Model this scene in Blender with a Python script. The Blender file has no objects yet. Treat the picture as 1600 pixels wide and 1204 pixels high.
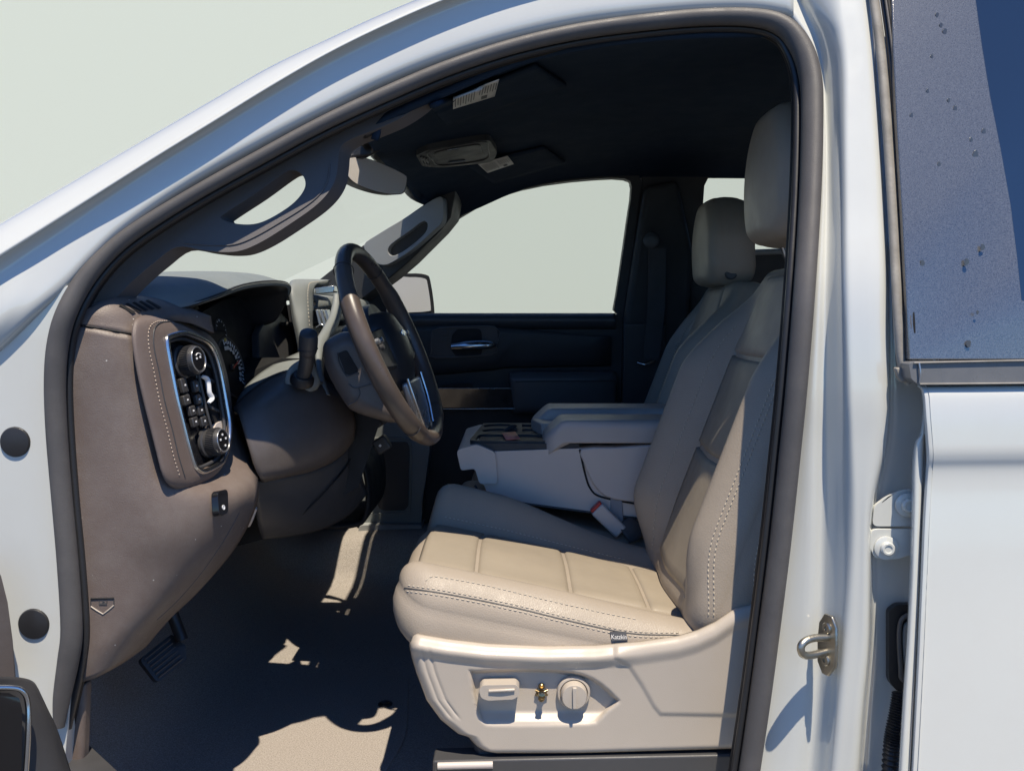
import bpy, bmesh, math, random
from mathutils import Vector as V, Matrix
from mathutils.geometry import tessellate_polygon
random.seed(7)
S = bpy.context.scene
COL = S.collection
# ------------------------------------------------------------------ camera, sky, sun, exposure
F, CX, CY = 1500.0, 800.0, 602.0            # focal length and centre in pixels of the 1600 x 1204 photograph
CAMY, ZC, PITCH = -1.33, 1.40, math.radians(4.27)
cd = bpy.data.cameras.new('camera'); cam = bpy.data.objects.new('camera', cd); COL.objects.link(cam)
cd.sensor_width = 36; cd.lens = 36 * F / 1600; cd.clip_start = .02; cd.clip_end = 400
cam.location = (0, CAMY, ZC); cam.rotation_euler = (math.pi / 2 - PITCH, 0, 0); S.camera = cam
SUN_TO = V((-.30, 1.0, -2.35)).normalized()  # the way sunlight travels
SUN_EL = math.asin(-SUN_TO.z); SUN_AZ = math.atan2(-SUN_TO.x, -SUN_TO.y)
w = bpy.data.worlds.new('World'); S.world = w; w.use_nodes = True
nt = w.node_tree; nt.nodes.clear()
sky = nt.nodes.new('ShaderNodeTexSky'); sky.sky_type = 'NISHITA'; sky.sun_disc = False
sky.sun_elevation = SUN_EL; sky.sun_rotation = SUN_AZ; sky.air_density = 1.0; sky.dust_density = 0; sky.ozone_density = 6.0; sky.altitude = 2500
bg = nt.nodes.new('ShaderNodeBackground'); bg.inputs[1].default_value = .10
wo = nt.nodes.new('ShaderNodeOutputWorld'); tn = nt.nodes.new('ShaderNodeMix'); tn.data_type = 'RGBA'; tn.blend_type = 'MULTIPLY'; tn.inputs[0].default_value = 1; tn.inputs[7].default_value = (.70, 1.0, 1.30, 1)
nt.links.new(sky.outputs[0], tn.inputs[6]); nt.links.new(tn.outputs[2], bg.inputs[0]); nt.links.new(bg.outputs[0], wo.inputs[0])
sl = bpy.data.lights.new('sun', 'SUN'); sl.energy = 5.0; sl.angle = math.radians(.5); sl.color = (1, .89, .725)
so = bpy.data.objects.new('sun', sl); COL.objects.link(so); so.location = (0, -3, 8)
so.rotation_euler = SUN_TO.to_track_quat('-Z', 'Y').to_euler()
S.view_settings.view_transform = 'Standard'; S.view_settings.look = 'None'; S.view_settings.gamma = 1
S.view_settings.exposure = .36; S.view_settings.use_curve_mapping = False
S.cycles.max_bounces = 10; S.cycles.diffuse_bounces = 5; S.cycles.transparent_max_bounces = 16
# ------------------------------------------------------------------ pixel -> point
_c, _s = math.cos(PITCH), math.sin(PITCH)
CAM = V((0, CAMY, ZC))
def ray(px, py):
    a, b = (px - CX) / F, -(py - CY) / F
    return V((a, _c + b * _s, -_s + b * _c))
def P(px, py, Y, k=0.0, up=False):
    """point of pixel on the plane y = Y + k*(z - ZC); with up only above the eye line"""
    d = ray(px, py)
    if up and d.z < 0: k = 0.0
    return CAM + d * ((Y - CAMY) / (d.y - k * d.z))
def PZ(px, py, z):
    d = ray(px, py); return CAM + d * (z / d.z)
def PP(px, py, o, n):
    d = ray(px, py); return CAM + d * ((o - CAM).dot(n) / d.dot(n))
def W(x, y, z): return V((x, y, z + ZC))
# ------------------------------------------------------------------ objects
wl = {}
def link(o, parent, c):
    COL.objects.link(o); wl[o.name] = c.copy()
    if parent is None: o.location = c
    else: o.parent = parent; o.location = c - wl[parent.name]
    return o
def thing(name, loc, label, cat, group=None):
    o = bpy.data.objects.new(name, None); o.empty_display_size = .05; link(o, None, V(loc)); return tag(o, label, cat, group)
def tag(o, label=None, cat=None, group=None, kind=None):
    for k, v in (('label', label), ('category', cat), ('group', group), ('kind', kind)):
        if v: o[k] = v
    return o
def add(name, verts, faces, mat, parent=None, smooth=True, sharp=None, mi=None):
    verts = [V(v) for v in verts]
    lo = V([min(v[i] for v in verts) for i in range(3)]); hi = V([max(v[i] for v in verts) for i in range(3)])
    c = (lo + hi) / 2
    me = bpy.data.meshes.new(name); me.from_pydata([v - c for v in verts], [], faces)
    for m in (mat if isinstance(mat, (list, tuple)) else [mat]): me.materials.append(m)
    if mi:
        for p, i in zip(me.polygons, mi): p.material_index = i
    bm = bmesh.new(); bm.from_mesh(me); bmesh.ops.recalc_face_normals(bm, faces=bm.faces); bm.to_mesh(me); bm.free()
    if smooth: me.shade_smooth()
    if sharp: me.set_sharp_from_angle(angle=math.radians(sharp))
    return link(bpy.data.objects.new(name, me), parent, c)
def bevel(o, w, seg=3, ang=35):
    m = o.modifiers.new('bevel', 'BEVEL'); m.width = w; m.segments = seg; m.limit_method = 'ANGLE'; m.angle_limit = math.radians(ang); m.harden_normals = False
    return o
def cr(pts, n, closed=False):
    """Catmull-Rom through pts, n steps a span"""
    N = len(pts); out = []
    if N < 3 and not closed: closed = False
    for i in range(N if closed else N - 1):
        if closed: a, b, c, d = (pts[(i + j - 1) % N] for j in range(4))
        else:
            b, c = pts[i], pts[i + 1]; a = pts[i - 1] if i else b * 2 - c; d = pts[i + 2] if i + 2 < N else c * 2 - b
        for k in range(n):
            t = k / n
            out.append(.5 * ((2 * b) + (c - a) * t + (2 * a - 5 * b + 4 * c - d) * t * t + (3 * b - a - 3 * c + d) * t ** 3))
    if not closed: out.append(pts[-1].copy())
    return out
def resample(pts, n, closed=False):
    q = pts + [pts[0]] if closed else pts
    L = [0]
    for a, b in zip(q, q[1:]): L.append(L[-1] + (b - a).length)
    out, j = [], 0
    for i in range(n):
        s = L[-1] * i / (n if closed else n - 1)
        while j < len(L) - 2 and L[j + 1] < s: j += 1
        f = (s - L[j]) / max(1e-9, L[j + 1] - L[j]); out.append(q[j].lerp(q[j + 1], f))
    return out
def net(name, rows, mat, parent=None, su=5, sv=5, thick=.004, closed=False, sharp=None):
    """smooth skin through a control net of points, given a thickness behind it"""
    R = [cr(r, su, closed) for r in rows]
    cols = [cr([r[i] for r in R], sv) for i in range(len(R[0]))]
    nr, nc = len(cols[0]), len(cols)
    vs = [cols[i][j] for j in range(nr) for i in range(nc)]
    fs = []
    for j in range(nr - 1):
        for i in range(nc if closed else nc - 1):
            i2 = (i + 1) % nc; fs.append((j * nc + i, j * nc + i2, (j + 1) * nc + i2, (j + 1) * nc + i))
    # orient to the camera and thicken away from it
    tot = 0
    for f in fs[:: max(1, len(fs) // 60)]:
        a, b, c = vs[f[0]], vs[f[1]], vs[f[2]]; tot += (b - a).cross(c - a).normalized().dot((CAM - a).normalized())
    if tot < 0: fs = [f[::-1] for f in fs]
    lo = V([min(v[i] for v in vs) for i in range(3)]); hi = V([max(v[i] for v in vs) for i in range(3)]); c = (lo + hi) / 2
    me = bpy.data.meshes.new(name); me.from_pydata([v - c for v in vs], [], fs); me.materials.append(mat); me.shade_smooth()
    if sharp: me.set_sharp_from_angle(angle=math.radians(sharp))
    o = link(bpy.data.objects.new(name, me), parent, c)
    if thick: m = o.modifiers.new('skin', 'SOLIDIFY'); m.thickness = thick; m.offset = -1
    return o
def slab(name, outline, d, mat, parent=None, holes=(), bev=0, seg=3, smooth=True):
    """flat or nearly flat outline (with holes) pushed along the vector d"""
    d = V(d); loops = [list(outline)] + [list(h) for h in holes]
    n = V((0, 0, 0)); L = loops[0]
    for a, b in zip(L, L[1:] + L[:1]): n += a.cross(b)
    n.normalize(); u = n.orthogonal().normalized(); v = n.cross(u)
    flat = [[V((p.dot(u), p.dot(v), 0)) for p in lp] for lp in loops]
    tris = tessellate_polygon(flat); pts = [p for lp in loops for p in lp]; N = len(pts)
    vs = pts + [p + d for p in pts]
    fs = [tuple(t) for t in tris] + [tuple(i + N for i in t[::-1]) for t in tris]
    k = 0
    for lp in loops:
        m = len(lp)
        for i in range(m): fs.append((k + i, k + (i + 1) % m, k + (i + 1) % m + N, k + i + N))
        k += m
    o = add(name, vs, fs, mat, parent, smooth, 40 if smooth else None)
    if bev: bevel(o, bev, seg, 40)
    return o
def px_outline(pts, Y, k=0.0, smooth=0, up=False):
    q = [P(a, b, Y, k, up) for a, b in pts]
    return cr(q, smooth, True) if smooth else q
def rcorner(pts, r=.3, n=4):
    """round every corner of a closed polygon (any dimension)"""
    out = []
    N = len(pts)
    for i in range(N):
        a, b, c = pts[i - 1], pts[i], pts[(i + 1) % N]
        m = min((a - b).length, (c - b).length) * .5
        rr = m * min(1, r * 2) if r <= .5 else min(m, r)
        p, q = b + (a - b).normalized() * rr, b + (c - b).normalized() * rr
        for k in range(n + 1):
            t = k / n; out.append(p * (1 - t) ** 2 + b * 2 * t * (1 - t) + q * t * t)
    return out
def frames(pts, closed=False, ref=None):
    N = len(pts); T = []
    for i in range(N):
        a = pts[i - 1] if (i or closed) else pts[i]; b = pts[(i + 1) % N] if (i < N - 1 or closed) else pts[i]
        T.append((b - a).normalized())
    out = []; u = ref or T[0].orthogonal()
    for t in T:
        if ref: u = ref
        u = (u - t * u.dot(t)).normalized(); out.append((t, u, t.cross(u)))
    return out
def tube(name, pts, r, mat, parent=None, closed=False, seg=10, n=6, ry=None, ref=None, cap=True, prof=None, smooth_path=True):
    """round (or profiled) bar along a smooth path; r may be a number or one per control point"""
    pts = [V(p) for p in pts]
    rs = [V((a, 0, 0)) for a in (r if isinstance(r, (list, tuple)) else [r] * len(pts))]
    if smooth_path: q, rq = cr(pts, n, closed), [x.x for x in cr(rs, n, closed)]
    else: q, rq = pts, [x.x for x in rs]
    fr = frames(q, closed, ref); k = (ry or 1.0)
    pr = prof or [(math.cos(2 * math.pi * i / seg), k * math.sin(2 * math.pi * i / seg)) for i in range(seg)]
    m = len(pr); vs = []; fs = []
    for p, (t, u, v), rr in zip(q, fr, rq): vs += [p + u * (a * rr) + v * (b * rr) for a, b in pr]
    N = len(q)
    for i in range(N if closed else N - 1):
        j = (i + 1) % N
        for s in range(m): fs.append((i * m + s, i * m + (s + 1) % m, j * m + (s + 1) % m, j * m + s))
    if cap and not closed: fs += [tuple(range(m))[::-1], tuple(range((N - 1) * m, N * m))]
    return add(name, vs, fs, mat, parent, True, 50)
def lathe(name, o, ax, prof, mat, parent=None, seg=32, mi=None, sharp=35):
    """profile [(radius, height)] turned about the axis ax through o"""
    o, ax = V(o), V(ax).normalized(); u = ax.orthogonal().normalized(); v = ax.cross(u); vs = []; fs = []
    for r, h in prof: vs += [o + ax * h + (u * math.cos(2 * math.pi * i / seg) + v * math.sin(2 * math.pi * i / seg)) * max(r, 1e-5) for i in range(seg)]
    for j in range(len(prof) - 1):
        for i in range(seg): fs.append((j * seg + i, j * seg + (i + 1) % seg, (j + 1) * seg + (i + 1) % seg, (j + 1) * seg + i))
    fs.append(tuple(range(seg))[::-1]); fs.append(tuple(range((len(prof) - 1) * seg, len(prof) * seg)))
    return add(name, vs, fs, mat, parent, True, sharp)
def box(name, c, ax, size, mat, parent=None, bev=.002, seg=3):
    """box at c with axes (3 vectors) and size"""
    c = V(c); a = [V(x).normalized() * (s / 2) for x, s in zip(ax, size)]
    vs = [c + a[0] * i + a[1] * j + a[2] * k for i in (-1, 1) for j in (-1, 1) for k in (-1, 1)]
    fs = [(0, 1, 3, 2), (4, 6, 7, 5), (0, 4, 5, 1), (2, 3, 7, 6), (0, 2, 6, 4), (1, 5, 7, 3)]
    o = add(name, vs, fs, mat, parent, True, 40)
    if bev: bevel(o, bev, seg)
    return o
XYZ = (V((1, 0, 0)), V((0, 1, 0)), V((0, 0, 1)))
def rrect(a0, a1, b0, b1, r, n=8, taper=None):
    """rounded rectangle of 2-D points; r = number or 4 radii; taper(a,b) moves a point"""
    rs = r if isinstance(r, (list, tuple)) else [r] * 4
    out = []
    for (ca, cb, r_, t0) in ((a1 - rs[0], b1 - rs[0], rs[0], 0), (a0 + rs[1], b1 - rs[1], rs[1], 90), (a0 + rs[2], b0 + rs[2], rs[2], 180), (a1 - rs[3], b0 + rs[3], rs[3], 270)):
        for i in range(n + 1):
            t = math.radians(t0 + 90 * i / n); out.append(V((ca + r_ * math.cos(t), cb + r_ * math.sin(t), 0)))
    if taper: out = [V((*taper(p.x, p.y), 0)) for p in out]
    return out
def pad(name, bnd, Fn, N, r, depth, mat, parent=None, ns=22, nb=120, back_r=None, flare=0.0, skirt=None):
    """stuffed pad: surface Fn(a,b) over the closed 2-D boundary, its edge rolled over with radius r, then a side wall depth deep along -N"""
    N = V(N).normalized(); B = resample(bnd, nb, True)
    c = sum(B, V((0, 0, 0))) / nb; vs = []; fs = []
    ss = [math.sin(math.pi / 2 * i / ns) for i in range(ns + 1)]; ss[0] = .02
    for s in ss:
        for b in B:
            q = c + (b - c) * s; d = (b - q).length * .94
            drop = 0 if d >= r else r - math.sqrt(max(0, r * r - (r - d) ** 2))
            vs.append(Fn(q.x, q.y) - N * drop)
    base = vs[-nb:]
    cc = sum(base, V((0, 0, 0))) / nb
    prof = [(.12, flare * .5), (.35, flare), (.65, flare), (.88, flare * .6), (1.0, 0)]
    br = back_r or 0
    for k, fl in prof: vs += [p - N * (depth * k) + (p - cc - N * (p - cc).dot(N)).normalized() * fl for p in base]
    if br:
        for t in (30, 60, 90):
            a = math.radians(t); vs += [p - N * (depth + br * math.sin(a)) - (p - cc - N * (p - cc).dot(N)).normalized() * (br * (1 - math.cos(a))) for p in base]
    R = len(vs) // nb
    for j in range(R - 1):
        for i in range(nb): fs.append((j * nb + i, j * nb + (i + 1) % nb, (j + 1) * nb + (i + 1) % nb, (j + 1) * nb + i))
    fs.append(tuple(range(nb))[::-1]); fs.append(tuple(range((R - 1) * nb, R * nb)))
    return add(name, vs, fs, mat, parent, True)
def stitch(name, pts, mat, parent, step=.0085, ln=.0055, r=.0011, up=V((0, -1, 0))):
    """a row of thread stitches along a path, one joined part"""
    L = sum((b - a).length for a, b in zip(pts, pts[1:])); n = max(2, int(L / step)); q = resample(pts, n + 1); vs = []; fs = []
    for a, b in zip(q, q[1:]):
        t = (b - a).normalized(); u = (up - t * up.dot(t)).normalized(); v = t.cross(u); m = (a + b) / 2; k = len(vs)
        for s, h in ((-.5, .15), (-.25, 1), (.25, 1), (.5, .15)):
            for i in range(5):
                an = 2 * math.pi * i / 5; vs.append(m + t * (ln * s) + (u * math.cos(an) + v * math.sin(an)) * (r * h))
        for j in range(3):
            for i in range(5): fs.append((k + j * 5 + i, k + j * 5 + (i + 1) % 5, k + j * 5 + 5 + (i + 1) % 5, k + j * 5 + 5 + i))
    return tag(add(name, vs, fs, mat, parent), kind='stuff')
# ------------------------------------------------------------------ materials
def rgb(h):
    h = h.lstrip('#'); c = [int(h[i:i + 2], 16) / 255 for i in (0, 2, 4)]
    return tuple(x / 12.92 if x < .04045 else ((x + .055) / 1.055) ** 2.4 for x in c)
def mat(name, col, rough=.5, bump=0, bscale=400, vary=.06, vscale=6, metal=0, coat=0, spec=.5, dust=0, grain='noise', rvary=.08, sheen=0, dustcol=(.42, .40, .37), fleck=0):
    m = bpy.data.materials.new(name); m.use_nodes = True; t = m.node_tree; b = t.nodes['Principled BSDF']; L = t.links.new
    b.inputs['Roughness'].default_value = rough; b.inputs['Metallic'].default_value = metal
    b.inputs['Specular IOR Level'].default_value = spec; b.inputs['Coat Weight'].default_value = coat; b.inputs['Coat Roughness'].default_value = .05
    if sheen: b.inputs['Sheen Weight'].default_value = sheen; b.inputs['Sheen Roughness'].default_value = .4
    tc = t.nodes.new('ShaderNodeNewGeometry')
    n1 = t.nodes.new('ShaderNodeTexNoise'); n1.inputs['Scale'].default_value = vscale; n1.inputs['Detail'].default_value = 6; L(tc.outputs['Position'], n1.inputs['Vector'])
    mr = t.nodes.new('ShaderNodeMapRange'); mr.inputs[1].default_value = .25; mr.inputs[2].default_value = .75; mr.inputs[3].default_value = 1 - vary; mr.inputs[4].default_value = 1 + vary; L(n1.outputs[0], mr.inputs[0])
    mx = t.nodes.new('ShaderNodeMix'); mx.data_type = 'RGBA'; mx.blend_type = 'MULTIPLY'; mx.inputs[0].default_value = 1; mx.inputs[6].default_value = (*col, 1); L(mr.outputs[0], mx.inputs[7])
    out = mx.outputs[2]
    if dust:
        n2 = t.nodes.new('ShaderNodeTexNoise'); n2.inputs['Scale'].default_value = 16; n2.inputs['Detail'].default_value = 10; n2.inputs['Roughness'].default_value = .75; L(tc.outputs['Position'], n2.inputs['Vector'])
        r2 = t.nodes.new('ShaderNodeMapRange'); r2.inputs[1].default_value = .42; r2.inputs[2].default_value = .78; r2.inputs[4].default_value = dust; L(n2.outputs[0], r2.inputs[0])
        m2 = t.nodes.new('ShaderNodeMix'); m2.data_type = 'RGBA'; L(r2.outputs[0], m2.inputs[0]); L(out, m2.inputs[6]); m2.inputs[7].default_value = (*dustcol, 1); out = m2.outputs[2]
    if fleck:
        vo = t.nodes.new('ShaderNodeTexVoronoi'); vo.inputs['Scale'].default_value = 70; L(tc.outputs['Position'], vo.inputs['Vector'])
        r3 = t.nodes.new('ShaderNodeMapRange'); r3.inputs[1].default_value = .10; r3.inputs[2].default_value = .06; L(vo.outputs['Distance'], r3.inputs[0])
        sp = t.nodes.new('ShaderNodeSeparateColor'); L(vo.outputs['Color'], sp.inputs[0])
        gt = t.nodes.new('ShaderNodeMath'); gt.operation = 'GREATER_THAN'; gt.inputs[1].default_value = 1 - fleck; L(sp.outputs[0], gt.inputs[0])
        mu = t.nodes.new('ShaderNodeMath'); mu.operation = 'MULTIPLY'; L(r3.outputs[0], mu.inputs[0]); L(gt.outputs[0], mu.inputs[1])
        m3 = t.nodes.new('ShaderNodeMix'); m3.data_type = 'RGBA'; L(mu.outputs[0], m3.inputs[0]); L(out, m3.inputs[6]); m3.inputs[7].default_value = (.5, .48, .45, 1); out = m3.outputs[2]
    L(out, b.inputs['Base Color'])
    if rvary:
        rr = t.nodes.new('ShaderNodeMapRange'); rr.inputs[1].default_value = .3; rr.inputs[2].default_value = .7; rr.inputs[3].default_value = max(.02, rough - rvary); rr.inputs[4].default_value = min(1, rough + rvary)
        n3 = t.nodes.new('ShaderNodeTexNoise'); n3.inputs['Scale'].default_value = 23; n3.inputs['Detail'].default_value = 5; L(tc.outputs['Position'], n3.inputs['Vector']); L(n3.outputs[0], rr.inputs[0]); L(rr.outputs[0], b.inputs['Roughness'])
    if bump:
        bp = t.nodes.new('ShaderNodeBump'); bp.inputs['Strength'].default_value = bump; bp.inputs['Distance'].default_value = .0012
        if grain == 'leather':
            g = t.nodes.new('ShaderNodeTexVoronoi'); g.feature = 'DISTANCE_TO_EDGE'; g.inputs['Scale'].default_value = bscale
            nw = t.nodes.new('ShaderNodeTexNoise'); nw.inputs['Scale'].default_value = bscale * .6; L(tc.outputs['Position'], nw.inputs['Vector'])
            va = t.nodes.new('ShaderNodeVectorMath'); va.operation = 'MULTIPLY_ADD'; va.inputs[1].default_value = (.004,) * 3; L(nw.outputs['Color'], va.inputs[0]); L(tc.outputs['Position'], va.inputs[2]); L(va.outputs[0], g.inputs['Vector'])
            wr = t.nodes.new('ShaderNodeTexNoise'); wr.inputs['Scale'].default_value = 38; wr.inputs['Detail'].default_value = 3; L(tc.outputs['Position'], wr.inputs['Vector'])
            ad = t.nodes.new('ShaderNodeMath'); ad.operation = 'MULTIPLY_ADD'; ad.inputs[1].default_value = .8; L(wr.outputs[0], ad.inputs[0])
            mn = t.nodes.new('ShaderNodeMath'); mn.operation = 'MINIMUM'; mn.inputs[1].default_value = .25; L(g.outputs['Distance'], mn.inputs[0]); L(mn.outputs[0], ad.inputs[2]); L(ad.outputs[0], bp.inputs['Height'])
        elif grain == 'perf':
            g = t.nodes.new('ShaderNodeTexVoronoi'); g.inputs['Scale'].default_value = bscale; g.inputs['Randomness'].default_value = .15; L(tc.outputs['Position'], g.inputs['Vector'])
            mn = t.nodes.new('ShaderNodeMath'); mn.operation = 'MINIMUM'; mn.inputs[1].default_value = .3; L(g.outputs['Distance'], mn.inputs[0])
            wr = t.nodes.new('ShaderNodeTexNoise'); wr.inputs['Scale'].default_value = 30; wr.inputs['Detail'].default_value = 3; L(tc.outputs['Position'], wr.inputs['Vector'])
            ad = t.nodes.new('ShaderNodeMath'); ad.operation = 'MULTIPLY_ADD'; ad.inputs[1].default_value = .9; L(wr.outputs[0], ad.inputs[0]); L(mn.outputs[0], ad.inputs[2]); L(ad.outputs[0], bp.inputs['Height'])
        else:
            g = t.nodes.new('ShaderNodeTexNoise'); g.inputs['Scale'].default_value = bscale; g.inputs['Detail'].default_value = 3; L(tc.outputs['Position'], g.inputs['Vector']); L(g.outputs[0], bp.inputs['Height'])
        L(bp.outputs[0], b.inputs['Normal'])
    return m
def glass(name, tint=(.90, .91, .90), refl=.05, rough=.01):
    m = bpy.data.materials.new(name); m.use_nodes = True; t = m.node_tree; t.nodes.clear(); L = t.links.new
    tr = t.nodes.new('ShaderNodeBsdfTransparent'); tr.inputs[0].default_value = (*tint, 1)
    gl = t.nodes.new('ShaderNodeBsdfGlossy'); gl.inputs['Roughness'].default_value = rough
    lw = t.nodes.new('ShaderNodeFresnel'); lw.inputs[0].default_value = 1 + refl
    mx = t.nodes.new('ShaderNodeMixShader'); o = t.nodes.new('ShaderNodeOutputMaterial')
    L(lw.outputs[0], mx.inputs[0]); L(tr.outputs[0], mx.inputs[1]); L(gl.outputs[0], mx.inputs[2]); L(mx.outputs[0], o.inputs[0]); return m
M = dict(
    paint=mat('white_paint', (.605, .618, .585), .22, coat=1.0, vary=.03, vscale=3, rvary=.05, dust=.10, dustcol=(.5, .47, .42)),
    rubber=mat('door_rubber', (.085, .08, .078), .55, bump=.25, bscale=500, vary=.15, dust=.35, dustcol=(.16, .15, .14)),
    rubber_dark=mat('dark_rubber', (.022, .022, .024), .42, bump=.1, bscale=300, vary=.12),
    rubber_grey=mat('dusty_rubber', (.24, .225, .2), .7, bump=.3, bscale=200, vary=.25, vscale=30, dust=.5),
    brown=mat('brown_plastic', (.145, .112, .096), .5, bump=.42, bscale=620, vary=.10, dust=.16, fleck=.13),
    brown_leather=mat('brown_leather', (.15, .115, .10), .45, bump=.4, bscale=700, grain='leather', vary=.06, dust=.08),
    brown_smooth=mat('brown_column_plastic', (.09, .075, .068), .42, bump=.2, bscale=800, vary=.06, dust=.06),
    rim_leather=mat('worn_wheel_leather', (.085, .066, .054), .34, bump=.12, bscale=500, grain='leather', vary=.18, vscale=18),
    dash=mat('dash_pad', (.19, .22, .235), .62, bump=.4, bscale=650, vary=.08, dust=.12),
    dash_grey=mat('grey_dash_leather', (.22, .235, .23), .5, bump=.35, bscale=600, grain='leather', vary=.06),
    black=mat('black_plastic', (.022, .022, .024), .4, bump=.15, bscale=700, vary=.1),
    darkgrey=mat('dark_grey_plastic', (.055, .055, .058), .45, bump=.2, bscale=700, vary=.1),
    knob=mat('knob_plastic', (.045, .044, .046), .36, bump=.1, bscale=800, dust=.12, dustcol=(.2, .19, .18)),
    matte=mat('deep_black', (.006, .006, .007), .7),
    gloss=mat('gloss_black', (.012, .012, .014), .08, rvary=.03),
    wood=mat('dark_gloss_trim', (.03, .026, .024), .16, vary=.3, vscale=40, coat=.5),
    chrome=mat('satin_chrome', (.66, .67, .68), .24, metal=1, vary=.03, rvary=.04),
    steel=mat('zinc_steel', (.50, .46, .38), .36, metal=1, bump=.3, bscale=180, vary=.25, vscale=30),
    brass=mat('brass_screw', (.36, .26, .13), .3, metal=1, vary=.2, vscale=60),
    leather=mat('beige_leather', (.335, .285, .228), .44, bump=.5, bscale=270, spec=.32, grain='leather', vary=.05, vscale=9, dust=.06, dustcol=(.30, .25, .19)),
    perf=mat('perforated_beige_leather', (.295, .253, .197), .5, spec=.32, bump=.32, bscale=330, grain='perf', vary=.06, vscale=9, dust=.08, dustcol=(.30, .24, .17)),
    thread=mat('pale_thread', (.52, .46, .37), .7, vary=.1),
    thread_brown=mat('tan_thread', (.5, .40, .32), .7, vary=.1),
    trim=mat('beige_seat_plastic', (.455, .40, .335), .4, bump=.18, bscale=700, vary=.04, dust=.08, dustcol=(.36, .30, .23), rvary=.1),
    console=mat('grey_console_plastic', (.54, .48, .435), .45, bump=.2, bscale=700, vary=.05),
    tray=mat('dark_blue_black_tray', (.03, .032, .036), .6, bump=.25, bscale=600, vary=.08),
    lid=mat('grey_lid_leather', (.44, .40, .37), .4, bump=.35, bscale=420, grain='leather', vary=.06),
    wing=mat('wing_mirror_glass', (.60, .595, .59), .2, vary=0, rvary=0),  # pale grey colour painted in place of the wing mirror's reflection
    spot=mat('dried_drop', (.062, .066, .075), .25, spec=.9),
    moulding=mat('satin_moulding', (.15, .155, .165), .3, vary=.06, dust=.15),
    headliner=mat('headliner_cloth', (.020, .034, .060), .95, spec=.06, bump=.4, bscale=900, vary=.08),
    pillar_trim=mat('pillar_trim_plastic', (.105, .098, .098), .6, bump=.35, bscale=800, vary=.08, dust=.1, dustcol=(.2, .19, .18)),
    pillar_light=mat('grey_pillar_plastic', (.30, .31, .31), .6, bump=.3, bscale=800, vary=.06),
    doorcard=mat('door_panel_plastic', (.045, .046, .048), .55, spec=.35, bump=.3, bscale=800, vary=.1),
    doorpad=mat('door_armrest_leather', (.10, .10, .105), .5, bump=.3, bscale=500, grain='leather', vary=.08),
    carpet=mat('black_carpet', (.33, .295, .265), .95, bump=1.0, bscale=700, vary=.42, vscale=380, rvary=0),
    applique=mat('dusty_black_pillar_trim', (.085, .09, .098), .2, bump=.12, bscale=1400, vary=.7, vscale=700, dust=0, spec=1.0, rvary=0),
    tint=mat('tinted_glass', (.01, .014, .02), .03, rvary=.01, spec=1.0),
    paper=mat('label_paper', (.62, .60, .57), .6, vary=.03), ink=mat('label_ink', (.05, .05, .055), .6),
    white=mat('white_mark', (.75, .76, .78), .5), red=mat('red_plastic', (.45, .02, .02), .4), coral=mat('coral_ticket', (.75, .22, .17), .6, vary=.05),
    mirror=mat('mirror_glass', (.92, .86, .80), .25, metal=0, spec=.8, vary=.0, rvary=0), yellow=mat('amber_mark', (.6, .42, .08), .5),  # mirror: pale colour painted in place of a true reflection
    belt=mat('seat_belt_webbing', (.06, .06, .064), .7, bump=.6, bscale=500, vary=.1),
    beltgrey=mat('grey_webbing', (.26, .26, .27), .7, bump=.6, bscale=500, vary=.1), silver=mat('silver_trim', (.45, .46, .48), .3, metal=.8),
    glass=glass('clear_glass'), privacy=glass('privacy_glass', (.25, .27, .26)), ground=mat('dark_ground', (.07, .07, .07), .9, bump=.3, bscale=30, vary=.12, vscale=2),  # ground: out of view, kept dark to cut bounce light
    backdrop=mat('pale_green_wall', (.70, .735, .61), .95, bump=.25, bscale=220, vary=.035, vscale=150, rvary=0),
)
M['tint'].node_tree.nodes['Principled BSDF'].inputs['IOR'].default_value = 1.9
M['applique'].node_tree.nodes['Principled BSDF'].inputs['IOR'].default_value = 1.8
# ------------------------------------------------------------------ ground and wall behind
def lerp_tab(tab, x):
    if x <= tab[0][0]: return tab[0][1]
    for (a, p), (b, q) in zip(tab, tab[1:]):
        if x <= b:
            f = (x - a) / (b - a)
            return [u + (v - u) * f for u, v in zip(p, q)] if isinstance(p, (list, tuple)) else p + (q - p) * f
    return tab[-1][1]
GZ = 0.0
gr = add('ground', [(-60, -60, GZ), (60, -60, GZ), (60, 60, GZ), (-60, 60, GZ)], [(0, 1, 2, 3)], M['ground'], None, False); tag(gr, 'dark unseen ground under the pickup', kind='structure')
bw = box('backdrop_wall', V((-1.0, 7.3, 2.5)), XYZ, (15, .2, 5.0), M['backdrop'], None, 0); tag(bw, 'plain pale green wall behind the pickup', kind='structure')
# ------------------------------------------------------------------ pickup cab: pillars, roof, floor
cab = thing('pickup_cab', W(.3, 1.0, -1.0), 'white pickup cab shell with dark headliner and rubber sealed driver doorway', 'pickup truck')
def side(px, py, dY=0.0, base=.10): return P(px, py, base + dY, .30, True)
r0 = [(-60, 592), (0, 545), (50, 497), (100, 455), (140, 413), (185, 370), (250, 322), (330, 272), (420, 222), (510, 175), (600, 131), (700, 91), (800, 60), (900, 38), (1000, 25), (1100, 17), (1180, 17), (1240, 26)]
wlo = [(-60, 432), (0, 394), (60, 357), (130, 313), (253, 236), (340, 183), (426, 130), (514, 80), (600, 38), (700, -5), (800, -40), (900, -65), (1040, -85), (1240, -90)]
wup = [(-60, 383), (0, 348), (100, 290), (213, 224), (320, 162), (426, 101), (540, 47), (640, 2), (760, -42), (900, -80), (1040, -105), (1240, -115)]
frac = (0, .15, .36, .68, .82, .93, 1.0)
dys = (.002, -.010, -.016, -.022, -.026, -.036, -.050, -.006)
rails = [[] for _ in dys]; under = []
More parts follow.
